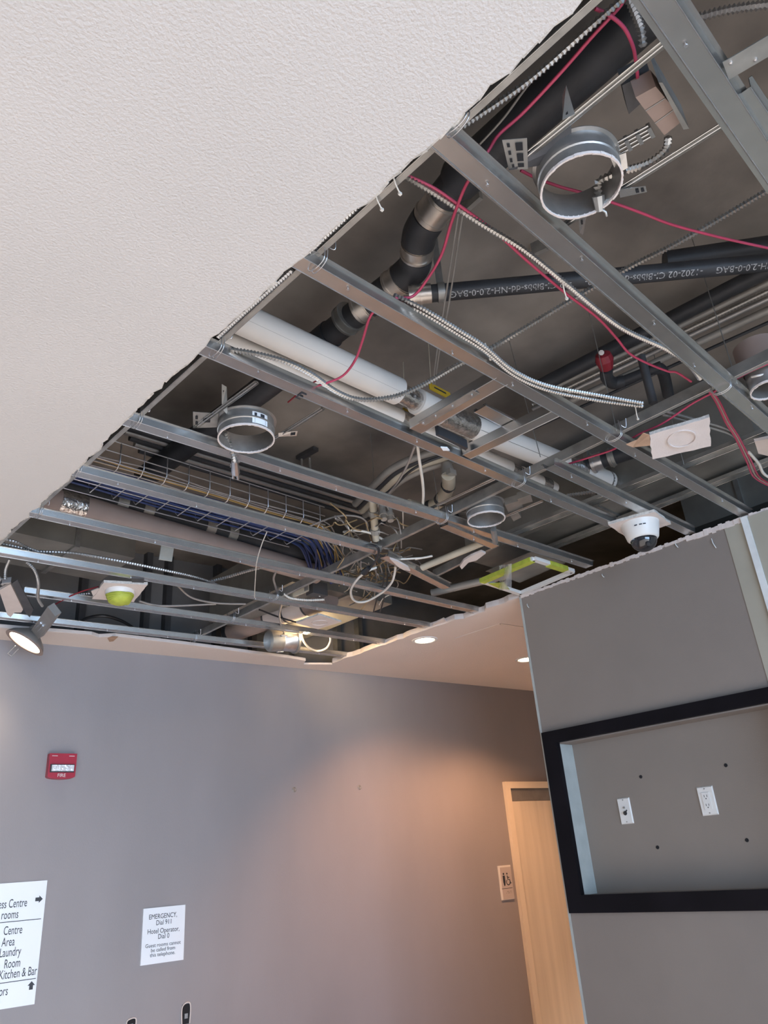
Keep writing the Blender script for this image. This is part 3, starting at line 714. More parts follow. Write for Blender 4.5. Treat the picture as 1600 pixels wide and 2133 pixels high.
# tan wrapped pipe and the dark drain behind it
t = thing('wrapped_pipe', 'long tan wrapped pipe behind the sixth channel with foil at its end', 'pipe', at(300, 1090, .14)); Ht = .15
P = line([(60, 1028, Ht), (160, 1054, Ht), (660, 1196, Ht)])
obj('wrap', MB().tube(P, .052, 24), 'tan', t); obj('foil_end', MB().tube([P[0].lerp(P[1], .6), P[1] + (P[1] - P[0]) * .15], .055, 20), 'foil', t)
t = thing('drain_pipe', 'dark drain pipe with flat bands under the cable tray', 'pipe', at(330, 1060, .3)); Hd = .24
P = line([(120, 1010, Hd), (700, 1172, Hd)]); d = (P[1] - P[0]).normalized(); obj('pipe_run', MB().tube(P, .05, 20), 'iron', t)
for k in (.16, .24, .45, .53): 
    q = P[0].lerp(P[1], k); obj('coupling_band', MB().tube([q, q + d * .05], .055, 20), 'band' if k in (.24, .45) else 'galv2', t)

# ducts
def ductbox(label, lo, hi, mt='duct', seams=(), name='air_duct'):
    t = thing(name, label, 'duct', ((lo[0] + hi[0]) / 2, (lo[1] + hi[1]) / 2, lo[2]))
    obj('duct_shell', MB().box(lo, hi), mt, t)
    for ax, v in seams:
        a = list(lo); b = list(hi)
        a[ax] = v - .012; b[ax] = v + .012
        for i in range(3):
            if i != ax: a[i] -= .012; b[i] += .012
        obj('duct_flange', MB().box(a, b), 'galv2', t)
    return t
p0 = at(40, 1120, .22); p1 = at(272, 1168, .22)
ductbox('grey sheet metal duct at the far left above the conduits', (p0.x - .3, p0.y - .05, ZC + .22), (p1.x, p0.y + .35, ZC + .5), 'duct', ((0, at(155, 1140, .22).x),))
ductbox('wide galvanised duct above the dome camera', (3.06, .85, ZC + .20), (3.34, 2.45, ZC + .50), 'duct', ((1, 1.62),))
ductbox('dark duct section beyond the camera at the right edge', (3.75, .6, ZC + .2), (4.5, 1.5, ZC + .5), 'duct', ((1, 1.2),))
ductbox('galvanised duct lit warm near the corridor corner', (2.35, 3.1, ZC + .14), (3.1, 3.95, ZC + .42), 'duct', ((0, 2.75),))

# round duct, the lamp's glow painted as a paler middle section
t = thing('round_duct', 'tan round duct with lamplight painted as a pale section near the back wall', 'duct', at(570, 1300, .14)); Hr = .13
P = line([(480, 1318, Hr), (560, 1290, Hr), (640, 1262, Hr), (690, 1244, Hr)])
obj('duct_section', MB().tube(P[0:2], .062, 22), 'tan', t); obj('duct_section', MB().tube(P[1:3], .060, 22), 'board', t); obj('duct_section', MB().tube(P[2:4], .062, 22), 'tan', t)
d = (P[1] - P[0]).normalized(); obj('end_clamp', MB().tube([P[0] - d * .01, P[0] + d * .02], .068, 22), 'iron', t)
for k in (0, 1, 2): q = P[1].lerp(P[2], k / 2); obj('duct_strap', MB().tube([q - d * .006, q + d * .006], .0635, 22), 'darkplate', t)

# ivory plumbing bend
Hi = .22
t = thing('drain_bend', 'ivory plastic drain bend with a clamp, in the centre gap', 'pipe', at(925, 1010, Hi))
obj('pipe_run', MB().tube(spline([at(934, 988, Hi), at(934, 1012, Hi), at(924, 1034, Hi), at(905, 1052, Hi), at(880, 1060, Hi), at(850, 1052, Hi)], 6), .030, 18), 'ivory', t)
obj('clamp', MB().tube([at(930, 966, Hi + .06), at(934, 990, Hi)], [.022, .032], 14).obox(at(940, 984, Hi), V((.02, 0, 0)), V((0, .012, 0)), V((0, 0, .012))), 'greycond', t)
for px, py, qx, qy in ((936, 1010, 931, 1014), (920, 1038, 917, 1042), (898, 1055, 892, 1057)): obj('joint_ring', MB().tube([at(px, py, Hi), at(qx, qy, Hi)], .032, 18), 'iron', t)
# curving grey conduits, left of the bend
for i, (dx, dy, r, mt, l) in enumerate(((0, 0, .017, 'greycond', 'outermost'), (8, 7, .013, 'iron', 'second'), (14, 14, .018, 'ivory', 'third'), (20, 24, .016, 'greycond', 'innermost'))):
    h = .30
    obj('curved_conduit', MB().tube(spline([at(740 + dx, 1050 + dy, h), at(782 + dx, 1008 + dy, h), at(815 + dx, 978 + dy, h), at(860 + dx, 955 + dy, h), at(915 + dx, 937 + dy, h), at(990 + dx, 905 + dy, h)], 7), r, 12), mt, None, 'curved conduit sweeping up behind the E channel, %s of four' % l, 'conduit')
for px, r, l, y1 in ((775, .017, 'tall grey conduit stub dropping into the cable tangle', 1125), (792, .014, 'middle grey conduit stub with a bolted clamp', 1082), (806, .014, 'shorter grey conduit stub nearest the carrying channel', 1085)):
    t = thing('conduit_stub', l, 'conduit', at(px, 1060, .12)); a, b = at(px, 1030, .2), at(px + 8, y1, .06)
    obj('conduit_tube', MB().tube([a, b], r, 12), 'ivory' if px < 780 else 'greycond', t)
    for k in (.35, .75): q = a.lerp(b, k); obj('connector', MB().tube([q, a.lerp(b, k + .1)], r * 1.35, 10, smooth=False), 'greycond', t)
obj('conduit_run', MB().tube([at(1006, 1130, .03), at(880, 1182, .03)], .017, 12), 'ivory', None, 'straight tan conduit beside the torn board strip', 'conduit')
obj('conduit_run', MB().tube([at(900, 1235, .10), at(1090, 1190, .10)], .022, 12), 'greycond', None, 'grey conduit behind the green taped frame', 'conduit')
obj('conduit_run', MB().tube([at(1350, 1000, .2), at(1180, 1066, .2)], .014, 10), 'greycond', None, 'thin conduit above the short furring channel', 'conduit')
obj('conduit_run', MB().tube([at(1062, 1000, .22), at(900, 1075, .22)], .018, 10), 'greycond', None, 'conduit behind the third can ring', 'conduit')
# high dark conduits above the cable tray
for i in range(5):
    a, b = at(250 + i * 10, 885 + i * 13, .5), at(760 + i * 10, 1042 + i * 12, .5)
    obj('high_conduit', MB().tube([a, b], .016, 10), 'flexdk' if i % 2 else 'iron', None, 'dark conduit high above the wire cable tray, number %s from the top' % ('one', 'two', 'three', 'four', 'five')[i], 'conduit')
t = thing('strut_hanger', 'dark strut bracket with two legs behind the labelled can ring', 'bracket', at(640, 945, .6))
obj('strut_bar', MB().obox(at(640, 945, .645), (at(658, 936, .645) - at(622, 956, .645)) / 2, V((.016, 0, 0)), V((0, 0, .010))), 'darkplate', t)
for px, py in ((628, 962), (645, 960)): obj('strut_leg', MB().tube([at(px, py - 8, .64), at(px + 1, py + 18, .60)], .007, 8), 'galv2', t)

# ================================================================== CAN LIGHT HOUSINGS
def can(px, py, w, hgt, label, h=.0, lab=False, bars=(), spec=(), tongue=None):
    p = at(px, py, h); r = w * mpp(px, py, h) / 2; t = thing('can_light_ring', label, 'light housing', p)
    H = hgt
    obj('ring_shell', MB().lathe(p, (0, 0, 1), [(r - .002, .001), (r, 0), (r, H * .42), (r * 1.03, H * .46), (r * 1.03, H * .54), (r, H * .58), (r, H), (r * 1.09, H + .002), (r * 1.09, H + .004), (r - .003, H + .003), (r - .003, .002)], 44, close=True), 'ring', t)
    rr = random.Random(px); mb = MB()
    nn = 60
    for k in range(nn):
        a0, a1 = 2 * PI * k / nn, 2 * PI * (k + 1) / nn; z = -.002 - rr.uniform(0, .002); w2 = rr.uniform(.001, .003)
        P = []
        for zz in (z, .004):
            for (ra, aa) in ((r - .003, a0), (r + w2 * .6, a0), (r + w2 * .6, a1), (r - .003, a1)): P.append(p + V((math.cos(aa) * ra, math.sin(aa) * ra, zz)))
        mb.hexa(P)
    obj('plaster_rim', mb, 'board', t, 'white plaster crust on the rim')
    for (q0, q1, hb) in bars:
        a, b = at(*q0, hb), at(*q1, hb)
        obj('hanger_bar', MB().strip(a, b, [(-.008, 0), (-.006, .004), (0, .006), (.006, .004), (.008, 0)], .0015).tube([a, b], .003, 6), 'galv', t)
    if lab:
        mb = MB(); P = []
        for k in range(9):
            an = -1.95 + k * .075; 
            P.append((an))
        for a0, a1 in zip(P, P[1:]):
            Q = [p + V((math.cos(a) * (r + .0012), math.sin(a) * (r + .0012), z)) for a, z in ((a0, H * .12), (a1, H * .12), (a1, H * .80), (a0, H * .80))]
            mb.add(Q, [(0, 1, 2, 3)])
        lb = obj('paper_label', mb, 'sign', t)
        mb = MB()
        for i in range(3):
            for j in range(1):
                a0 = P[1 + i * 2 + (1 if i else 0) - (1 if i == 2 else 0)]; Q = [p + V((math.cos(a) * (r + .0018), math.sin(a) * (r + .0018), z)) for a, z in ((a0, H * .55), (a0 + .09, H * .55), (a0 + .09, H * .74), (a0, H * .74))]
                mb.add(Q, [(0, 1, 2, 3)])
        for j in range(4):
            Q = [p + V((math.cos(a) * (r + .0018), math.sin(a) * (r + .0018), z)) for a, z in ((P[1], H * (.18 + j * .085)), (P[7], H * (.18 + j * .085)), (P[7], H * (.205 + j * .085)), (P[1], H * (.205 + j * .085)))]
            mb.add(Q, [(0, 1, 2, 3)])
        obj('label_print', mb, 'ink', lb)
    return t, p, r

def perfplate(t, corners, holes, mt='galv2', th=.0015):
    P = [at(*c) for c in corners]; n = (P[1] - P[0]).cross(P[-1] - P[0]).normalized()
    o = obj('bracket_plate', MB().prism(P, n * th), mt, t)
    mb = MB(); nn = n if n.dot(CAM - P[0]) > 0 else -n
    for u, v, a, b in holes:
        f = lambda u, v: P[0].lerp(P[1], u).lerp(P[3 if len(P) > 3 else 2].lerp(P[2], u), v) + nn * .0022
        mb.add([f(u, v), f(u + a, v), f(u + a, v + b), f(u, v + b)], [(0, 1, 2, 3)])
    if holes: obj('punched_slot', mb, 'void', o)
    return o
# 1: the large one
t, p, r = can(1211, 389, 168, .066, 'large galvanised can light ring, nearest the camera at upper right', h=0.0,
              bars=(((1384, 92), (1078, 342), .055), ((1506, 262), (1178, 468), .055)))
perfplate(t, [(1046, 292, .05), (1098, 288, .05), (1100, 352, .05), (1060, 354, .05)], [(.15, .1, .12, .12), (.5, .1, .3, .25), (.15, .35, .12, .12), (.5, .45, .3, .25), (.15, .6, .12, .12), (.2, .8, .12, .1), (.5, .78, .3, .12)])
perfplate(t, [(1060, 354, .05), (1120, 345, .055), (1190, 295, .06), (1190, 240, .075)], [(.3, .1, .05, .06), (.4, .3, .05, .06), (.55, .3, .05, .06), (.7, .4, .05, .06), (.8, .55, .04, .08)], 'darkplate')
perfplate(t, [(1172, 250, .05), (1198, 238, .05), (1180, 178, .11), (1172, 200, .10)], [(.3, .1, .2, .3), (.35, .5, .2, .25)], 'galv2')
perfplate(t, [(1290, 395, .045), (1345, 388, .045), (1348, 400, .045), (1292, 412, .045)], [(.6, .2, .12, .5), (.8, .2, .12, .5)], 'galv')
perfplate(t, [(1272, 330, .06), (1304, 318, .06), (1308, 350, .05), (1285, 362, .05)], [], 'galv')
perfplate(t, [(1205, 452, .02), (1222, 450, .02), (1215, 490, .03), (1208, 485, .03)], [(.3, .2, .3, .2)], 'galv')
# junction box and ladder bracket of the large ring
jb = at(1377, 243, .10); ex = (at(1410, 260, .10) - at(1342, 225, .10)).normalized()
t = thing('junction_box', 'pinkish steel junction box with a ribbed bracket above the large can ring', 'junction box', jb)
A4 = [at(1324, 203, .08), at(1366, 180, .08), at(1424, 250, .08), at(1384, 282, .08)]
obj('box_body', MB().prism(A4, (0, 0, .05)), 'tan', t)
for k in (.33, .66): q = A4[0].lerp(A4[3], k); q2 = A4[1].lerp(A4[2], k); obj('box_seam', MB().tube([q + V((0, 0, -.001)), q2 + V((0, 0, -.001))], .0018, 5), 'closer', t)
q = [at(1280, 300, .07), at(1350, 262, .07), at(1360, 282, .07), at(1290, 322, .07)]
for u in (0, .33, .66, 1.0): obj('bracket_rib', MB().obox((q[0].lerp(q[1], u) + q[3].lerp(q[2], u)) / 2, (q[3].lerp(q[2], u) - q[0].lerp(q[1], u)) / 2, (q[1] - q[0]).normalized() * .004, V((0, 0, .008))), 'galv', t)
for v in (0, .33, .66, 1.0): a, b = q[0].lerp(q[3], v), q[1].lerp(q[2], v); obj('bracket_rail', MB().tube([a, b], .003, 6), 'galv', t)
obj('box_lid', MB().prism([at(1372, 172, .06), at(1380, 172, .06), at(1436, 268, .06), at(1424, 270, .06)], (0, 0, .075)), 'galv2', t)
obj('dark_socket', MB().prism([at(1296, 178, .14), at(1354, 150, .14), at(1366, 188, .12), at(1310, 238, .12)], (0, 0, .05)), 'darkplate', t, 'dark socket cover')
cable('flex_conduit', [(1392, 285, .09), (1386, 312, .09), (1350, 340, .08), (1300, 356, .06)], .0075, 'flex', 'short flex conduit from the junction box into the large can ring', 'conduit', rib=.28)
t_ = cable('flex_conduit', [(1292, 358, .06), (1262, 370, .05), (1246, 380, .045), (1246, 400, .03), (1250, 428, .01)], .0080, 'flex', 'flex conduit stub hanging inside the large can ring', 'conduit', rib=.28)
obj('conduit_clamp', MB().tube([at(1246, 408, .02), at(1250, 440, .0)], [.014, .010], 8, smooth=False).tube([at(1252, 436, .0), at(1262, 442, -.01), at(1264, 450, -.012)], .003, 5), 'galv2', None, 'dark clamp at the end of the conduit in the large can ring', 'clamp')
# 2: ring with label
t, p, r = can(513, 914, 116, .062, 'can light ring with a white paper label, left of centre', lab=True, bars=(((535, 797), (408, 890), .05), (((672, 852)), (480, 972), .05)))
perfplate(t, [(402, 858, .055), (455, 862, .055), (452, 890, .05), (402, 892, .05)], [(.1, .2, .1, .2), (.1, .55, .1, .2), (.4, .3, .3, .3)])
perfplate(t, [(462, 800, .12), (472, 806, .11), (474, 865, .05), (462, 850, .06)], [(.3, .2, .3, .3)])
perfplate(t, [(580, 902, .05), (620, 898, .05), (618, 908, .045), (580, 910, .045)], [(.65, .2, .25, .5)], 'galv')
cable('flex_conduit', [(470, 900, .05), (476, 920, .03), (486, 945, -.005), (490, 965, -.02)], .0085, 'flex', 'flex conduit drooping out of the labelled can ring', 'conduit', rib=.28)
obj('conduit_clamp', MB().tube([at(489, 960, -.018), at(491, 985, -.03)], [.011, .015], 8, smooth=False).tube([at(486, 982, -.03), at(486, 996, -.035)], .005, 6).tube([at(494, 982, -.03), at(496, 998, -.035)], .005, 6), 'steel', None, 'open steel clamp at the end of the drooping conduit', 'clamp')
# 3
t, p, r = can(1013, 1082, 78, .07, 'can light ring with a bar of conduit hanging from it, centre right', bars=(((1060, 985), (870, 1072), .05), ((1130, 1045), (960, 1115), .05)))
perfplate(t, [(935, 1075, .05), (985, 1062, .05), (985, 1072, .05), (938, 1080, .05)], [(.2, .2, .2, .5)], 'galv')
for q0, q1, q2, q3 in (((1052, 1052), (1085, 1042), (1090, 1058), (1060, 1070)), ((1060, 1070), (1078, 1065), (1086, 1078), (1070, 1086)), ((1078, 1040), (1105, 1030), (1110, 1045), (1084, 1052))):
    obj('bracket_plate', MB().prism([at(*x, .06) for x in (q0, q1, q2, q3)], (0, 0, .03)), 'galv2', t)
cable('flex_conduit', [(1028, 1075, .06), (1030, 1095, .03), (1028, 1125, -.02)], .0085, 'flex', 'pale flex conduit dropping through the third can ring', 'conduit', rib=.28)
obj('conduit_clamp', MB().tube([at(1028, 1102, .0), at(1032, 1130, -.02)], .013, 8, smooth=False), 'galv2', None, 'clamp under the third can ring', 'clamp')
# 4 right edge
t, p, r = can(1604, 811, 76, .09, 'can light ring cut off by the right edge of the photo', bars=(((1640, 770), (1560, 812), .05),), h=.02)
obj('housing_side', MB().lathe(p + V((0, 0, .07)), (0, 0, 1), [(r * 1.06, 0), (r * 1.2, .02), (r * 1.2, .10)], 30), 'tan', t)
cable('zip_tie', [(1566, 785, .06), (1580, 782, .05), (1600, 778, .05)], .004, 'plate', 'pale zip tie at the right can ring', 'cable tie')

# tilted dark lamp housing near the back wall
p = at(588, 1334, .0); ax = V((.88, -.18, .10)).normalized(); k = mpp(588, 1334)
t = thing('lamp_housing', 'tilted grey lamp housing with a mirrored reflector, hanging near the back wall', 'light housing', p)
obj('housing_can', MB().lathe(p - ax * .10, ax, [(0, 0), (.055, .0), (.066, .012), (.066, .09), (.060, .095)], 26), 'galv2', t)
obj('reflector', MB().lathe(p - ax * .005, ax, [(.060, 0), (.066, .02), (.072, .085), (.060, .03), (.02, 0.0)], 26), 'steel', t)
obj('front_ring', MB().lathe(p + ax * .075, ax, [(.070, 0), (.083, 0), (.083, .014), (.070, .014)], 26, close=True), 'galv2', t)
for a in (.4, 2.2, 4.0): 
    q = p - ax * .02 + (ax.orthogonal().normalized() * math.cos(a) + ax.cross(ax.orthogonal().normalized()) * math.sin(a)) * .068
    obj('clip', MB().obox(q, ax * .02, V((0, .008, 0)), V((0, 0, .004))), 'steel', t)
lamp('housing_lamp', 'SPOT', p + ax * .10, 22, (1.0, .70, .38), target=p + ax * 1.0 + V((0, 0, .15)), spot_size=2.7, spot_blend=.8, shadow_soft_size=.03)
lamp('duct_fill', 'POINT', at(640, 1318, .02) , 5, (1.0, .72, .40), shadow_soft_size=.03)  # added fill light with no fixture, brightens the duct and board edges

# dangling lit lamp at far left
p = at(56, 1318, -.06); tip = at(50, 1338, -.10)
ax = (RT * -.38 - UP * .70 - FWD * .60).normalized(); k = mpp(50, 1338, -.1); r = 43 * k
t = thing('gimbal_lamp', 'lit lamp dangling from its flex below the channels, far left', 'light', p)
face = at(52, 1338, -.09)
obj('lamp_shell', MB().lathe(face - ax * .10, ax, [(0, 0), (.028, .002), (.034, .03), (r * .86, .075), (r, .098), (r, .104)], 28), 'closer', t)
obj('lamp_lens', MB().lathe(face, ax, [(0, 0), (r * .82, 0), (r * .86, -.004)], 28), 'lampw', t)
obj('lamp_rim', MB().lathe(face, ax, [(r * .84, -.002), (r, -.002), (r * 1.03, .004), (r * .84, .004)], 28, close=True), 'tan', t)
a, b = at(112, 1272, -.04), at(80, 1316, -.055); d = (b - a).normalized(); s = d.cross(FWD).normalized()
obj('driver_box', MB().obox((a + b) / 2, d * (b - a).length * .55, s * .030, d.cross(s) * .018), 'closer', t, 'grey driver box with punched marks')
for u, v in ((.2, .3), (.35, .6), (.55, .4), (.65, .7), (.8, .3)): 
    q = a.lerp(b, u) + s * (v - .5) * .05; q -= FWD * .0205; obj('punch_mark', MB().obox(q, d * .004, s * .004, FWD * .0006), 'void', t)
for dx in (-.008, .008):
    obj('bracket_arm', MB().tube([at(88, 1300, -.06) + s * dx, face - ax * .05 + s * dx * 2], .006, 6), 'steel', t)
obj('spring_clip', MB().tube([at(32, 1345, -.09), at(16, 1361, -.09), at(24, 1367, -.09), at(38, 1352, -.09)], .0022, 5), 'plate', t)
lamp('gimbal_bulb', 'SPOT', face + ax * .02, 10, (1.0, .80, .58), target=face + ax, spot_size=2.2, spot_blend=.8, shadow_soft_size=.03)
# board strip and steel plate above it
t = thing('hanging_bracket', 'dangling strip of pink board with a charcoal steel plate, far left', 'bracket', at(35, 1250, -.03)); hb = -.03
P = [at(*q, hb) for q in ((-2, 1230), (22, 1217), (48, 1270), (44, 1276), (30, 1276), (22, 1286), (15, 1280))]
n_ = (P[1] - P[0]).cross(P[2] - P[0]).normalized(); obj('board_strip', MB().prism(P, n_ * .012), 'tan' if False else 'board', t, 'torn strip of pink board')
P = [at(*q, hb) for q in ((24, 1216), (36, 1208), (70, 1270), (62, 1286), (54, 1278))]; obj('steel_plate', MB().prism(P, n_ * .006), 'darkplate', t, 'charcoal steel plate')
obj('conduit_clamp', MB().obox(at(12, 1210, hb), V((.018, 0, .006)), V((0, .012, 0)), V((0, 0, .012))), 'steel', t)
for pts, l in (([(20, 1165, .02), (12, 1185, .0), (11, 1205, -.03)], 'conduit dropping into the clamp on the pink board, far left'), ([(-20, 1185, .0), (0, 1205, -.02), (6, 1218, -.03)], 'conduit cut off by the left edge at the pink board'),
               ([(55, 1170, .02), (72, 1188, .0), (80, 1215, -.03), (79, 1245, -.04), (88, 1262, -.05)], 'conduit looping down to the dangling lit lamp')):
    cable('flex_conduit', pts, .0060, 'flexdk', l, 'conduit', rib=.28)

# ================================================================== FLEX CONDUITS AND CABLES
FL = 'conduit'
cable('flex_conduit', [(1330, -60, .03), (1180, 10, .03), (1060, 128, .03), (940, 240, .03), (915, 262, .03)], .0070, 'flex', 'ribbed conduit along the torn plaster edge, topmost stretch', FL, rib=.30)
cable('flex_conduit', [(885, 300, .03), (760, 415, .03), (660, 508, .03), (645, 522, .03)], .0068, 'flex', 'ribbed conduit along the torn plaster edge, second stretch', FL, rib=.30)
cable('flex_conduit', [(608, 562, .03), (520, 640, .03), (455, 700, .03)], .0068, 'flexdk', 'ribbed conduit along the torn plaster edge, third stretch', FL, rib=.30)
cable('flex_conduit', [(1300, -5, .09), (1220, 65, .09), (1100, 170, .09), (968, 260, .09), (900, 300, .09)], .0065, 'flex', 'ribbed conduit inside the opening, parallel to the torn edge', FL, rib=.30)
cable('flex_conduit', [(840, 365, .12), (905, 403, .11), (1000, 465, .09), (1090, 520, .08), (1180, 592, .07), (1290, 680, .06), (1390, 728, .06), (1438, 762, .05), (1458, 788, .05)], .0070, 'flex', 'long ribbed conduit followed by a pink red cable', FL, rib=.28)
cable('flex_conduit', [(1640, 372, .25), (1500, 455, .22), (1400, 512, .2), (1310, 557, .17), (1190, 625, .12), (1090, 685, .09), (1018, 728, .05), (950, 762, .05), (880, 802, .05), (820, 826, .04), (750, 832, .03), (700, 815, .03), (650, 780, .03), (600, 755, .03), (540, 738, .03), (480, 728, .03)], .0072, 'flex', 'long ribbed conduit sagging across the white pipes', FL, rib=.30)
for dy, l in ((0, 'upper'), (9, 'lower')):
    cable('flex_conduit', [(820, 614 + dy, .06), (880, 642 + dy, .035), (960, 690 + dy, .025), (1010, 722 + dy, .02), (1070, 772 + dy, .015), (1140, 803 + dy, .02), (1240, 822 + dy * 1.2, .03), (1340, 840 + dy * .7, .03)], .0058, 'flex', 'paired ribbed conduit bowing below the channel, %s one' % l, FL, rib=.24)
for dy, l in ((0, 'upper'), (8, 'lower')):
    cable('flex_conduit', [(1380, 855 + dy, .06), (1450, 874 + dy, .06), (1520, 895 + dy, .06), (1540, 912 + dy, .07)], .0062, 'flexdk', 'thin conduit passing behind the ringed square, %s one' % l, FL)
cable('flex_conduit', [(1640, 4, .3), (1530, 18, .3), (1470, 32, .3), (1380, 60, .3)], .0085, 'flexdk', 'ribbed conduit crossing the top right corner', FL, rib=.30)
cable('flex_conduit', [(1302, -20, .2), (1320, 20, .2), (1335, 60, .2), (1340, 98, .18)], .0075, 'flexdk', 'short ribbed conduit dropping beside the red cable, top right', FL, rib=.30)
cable('flex_conduit', [(-20, 1128, .06), (40, 1140, .06), (70, 1148, .06), (150, 1152, .06), (230, 1165, .05), (330, 1185, .05), (420, 1206, .06), (500, 1236, .07), (600, 1262, .08)], .0062, 'flexdk', 'ribbed conduit running along the channel at left, upper of two', FL, rib=.2, pitch=.012)
cable('flex_conduit', [(-20, 1118, .06), (30, 1128, .06), (60, 1142, .06), (110, 1158, .06), (180, 1175, .05), (300, 1198, .05)], .0060, 'flexdk', 'ribbed conduit dipping under the channel at left, lower of two', FL, rib=.2, pitch=.012)
cable('flex_conduit', [(50, 1240, .05), (100, 1244, .05), (190, 1236, .05)], .0060, 'flexdk', 'thin conduit lying on the channel left of the taped detector', FL, rib=.2, pitch=.012)
cable('flex_conduit', [(430, 1213, .08), (470, 1203, .09), (520, 1188, .1), (560, 1178, .1)], .0075, 'flexdk', 'conduit rising behind the channels beyond the tan pipe', FL, rib=.16, pitch=.012)
cable('flex_conduit', [(1180, 1032, .15), (1210, 1028, .15), (1240, 1024, .15)], .0075, 'flex', 'short ribbed conduit below the insulated pipe end', FL, rib=.22, pitch=.012)
cable('flex_conduit', [(592, 1237, .04), (606, 1246, .03), (640, 1250, .03), (676, 1249, .03)], .0055, 'white', 'thin ribbed lead below the small speaker box', 'cable', rib=.2, pitch=.012)
cable('grey_cable', [(372, 1222, .05), (400, 1245, .04), (450, 1256, .04), (512, 1258, .04)], .0055, 'greyc', 'grey cable drooping between the channels, left of centre')
cable('grey_cable', [(290, 1252, .04), (340, 1262, .04), (450, 1258, .04)], .0055, 'greyc', 'grey cable right of the green taped detector')
cable('grey_wire', [(556, 1108, .02), (545, 1135, .0), (535, 1170, -.02), (532, 1205, -.02), (530, 1245, -.01)], .0022, 'white', 'thin white twisted wire hanging between two channels')
cable('black_cable', [(160, 1300, .08), (180, 1288, .08), (215, 1283, .08), (250, 1292, .08), (275, 1306, .08)], .009, 'black', 'black cable arching in front of the plenum studs')
cable('grey_wire', [(1245, 45, .3), (1120, 155, .3), (1050, 245, .3), (1000, 300, .3)], .003, 'greycond', 'thin grey wire beside the red cable, top')
# red fire cables
RC = 'cable'
cable('red_cable', [(1310, -20, .13), (1290, 15, .13), (1235, 75, .13), (1165, 155, .13), (1090, 235, .12), (1040, 280, .11), (1020, 310, .10), (995, 350, .07), (975, 378, .06), (960, 410, .07), (940, 465, .08), (920, 530, .08), (890, 582, .08), (860, 617, .07), (825, 622, .05), (790, 640, .03), (770, 662, .02), (755, 710, .03), (740, 750, .03), (715, 782, .03), (680, 798, .03), (658, 804, .04)], .0038, 'red', 'long pink red cable trailing from the top edge to the white pipe')
cable('red_cable', [(1240, 18, .11), (1270, 32, .11), (1300, 58, .11), (1318, 95, .11), (1325, 130, .12), (1329, 168, .13)], .0038, 'red', 'red cable curling down to the dark socket, top right')
cable('red_cable', [(1085, 355, .14), (1120, 372, .14), (1170, 390, .14), (1215, 402, .14), (1285, 425, .14), (1340, 445, .14), (1400, 468, .14), (1490, 492, .14), (1560, 508, .14), (1640, 525, .14)], .0038, 'red', 'red cable passing behind the large can ring to the right edge')
cable('red_cable', [(850, 366, .12), (905, 392, .115), (960, 430, .1), (1030, 482, .09), (1100, 545, .07), (1175, 608, .07), (1245, 662, .06), (1285, 705, .06), (1310, 735, .06), (1345, 755, .06), (1390, 773, .055), (1410, 776, .055), (1440, 795, .05)], .0038, 'red', 'red cable zip-tied along the long ribbed conduit')
cable('red_cable', [(1640, 742, .06), (1560, 775, .06), (1490, 815, .06), (1440, 842, .05), (1380, 882, .04), (1330, 905, .05), (1280, 935, .06), (1230, 952, .07), (1172, 970, .08)], .0038, 'red', 'red cable crossing behind the ringed square to the insulated pipe')
for i, (mt, l) in enumerate((('red', 'first red strand'), ('tan', 'tan strand'), ('red', 'second red strand'))):
    cable('bundled_cable', [(1470 + i * 3, 806, .06), (1490 + i * 4, 835, .06), (1512 + i * 4, 880, .05), (1532 + i * 4, 912, .05), (1555 + i * 5, 960, .05), (1572 + i * 6, 995, .05), (1615 + i * 5, 1018, .05)], .0036, mt, l + ' of the bundle descending at the right edge')
cable('white_cable', [(1560, 942, .05), (1580, 965, .05), (1595, 990, .04), (1640, 1010, .04)], .006, 'white', 'white cable beside the red bundle, right edge')
cable('red_cable', [(600, 838, .2), (640, 805, .2), (665, 790, .2)], .003, 'redtape', 'faint red mark line below the white pipes')
cable('red_cable', [(110, 1262, .0), (140, 1245, .02), (170, 1232, .03), (205, 1222, .04)], .0035, 'redtape', 'thin dull red wire from the dangling lamp to the taped detector')
# zip ties
for px, py, l in ((788, 412, 'upper tie at the torn edge'), (826, 378, 'topmost tie at the torn edge'), (1178, 603, 'tie holding the red cable to the ribbed conduit'), (1018, 732, 'tie at the crossing of two ribbed conduits'), (1328, 860, 'tie at the end of the paired conduits')):
    a = at(px, py, .03); mb = MB()
    mb.tube([a + V((-.022, -.008, .015)), a + V((0, .004, -.003)), a + V((.022, .013, -.009))], .0019, 5).obox(a + V((.022, .013, -.009)), V((.0035, 0, 0)), V((0, .003, 0)), V((0, 0, .003)))
    obj('zip_tie', mb, 'white', None, 'pale plastic zip tie, ' + l, 'cable tie')
# paired pale drop wires near the iron elbows
for dx, l in ((0, 'left'), (9, 'right')): cable('drop_wire', [(955 + dx, 445, .3), (945 + dx, 510, .3), (925 + dx, 640, .3), (912 + dx * .6, 720, .3), (902 + dx * .4, 800, .3)], .003, 'greycond', 'pale drop wire hanging past the iron elbows to the yellow tag, %s of two' % l, 'wire')
cable('white_cable', [(870, 928, .05), (874, 960, .04), (880, 1000, .04), (882, 1030, .04), (880, 1058, .05)], .006, 'white', 'white cable hanging straight between two channels, centre')
cable('grey_cable', [(864, 930, .05), (848, 970, .08), (828, 1005, .1), (800, 1040, .12)], .0045, 'greyc', 'grey cable slanting left behind the hanging white cable')
cable('black_cable', [(940, 945, .16), (890, 962, .14), (850, 985, .12), (815, 1020, .12), (785, 1040, .12)], .006, 'black', 'black cable swinging across the curved conduits')

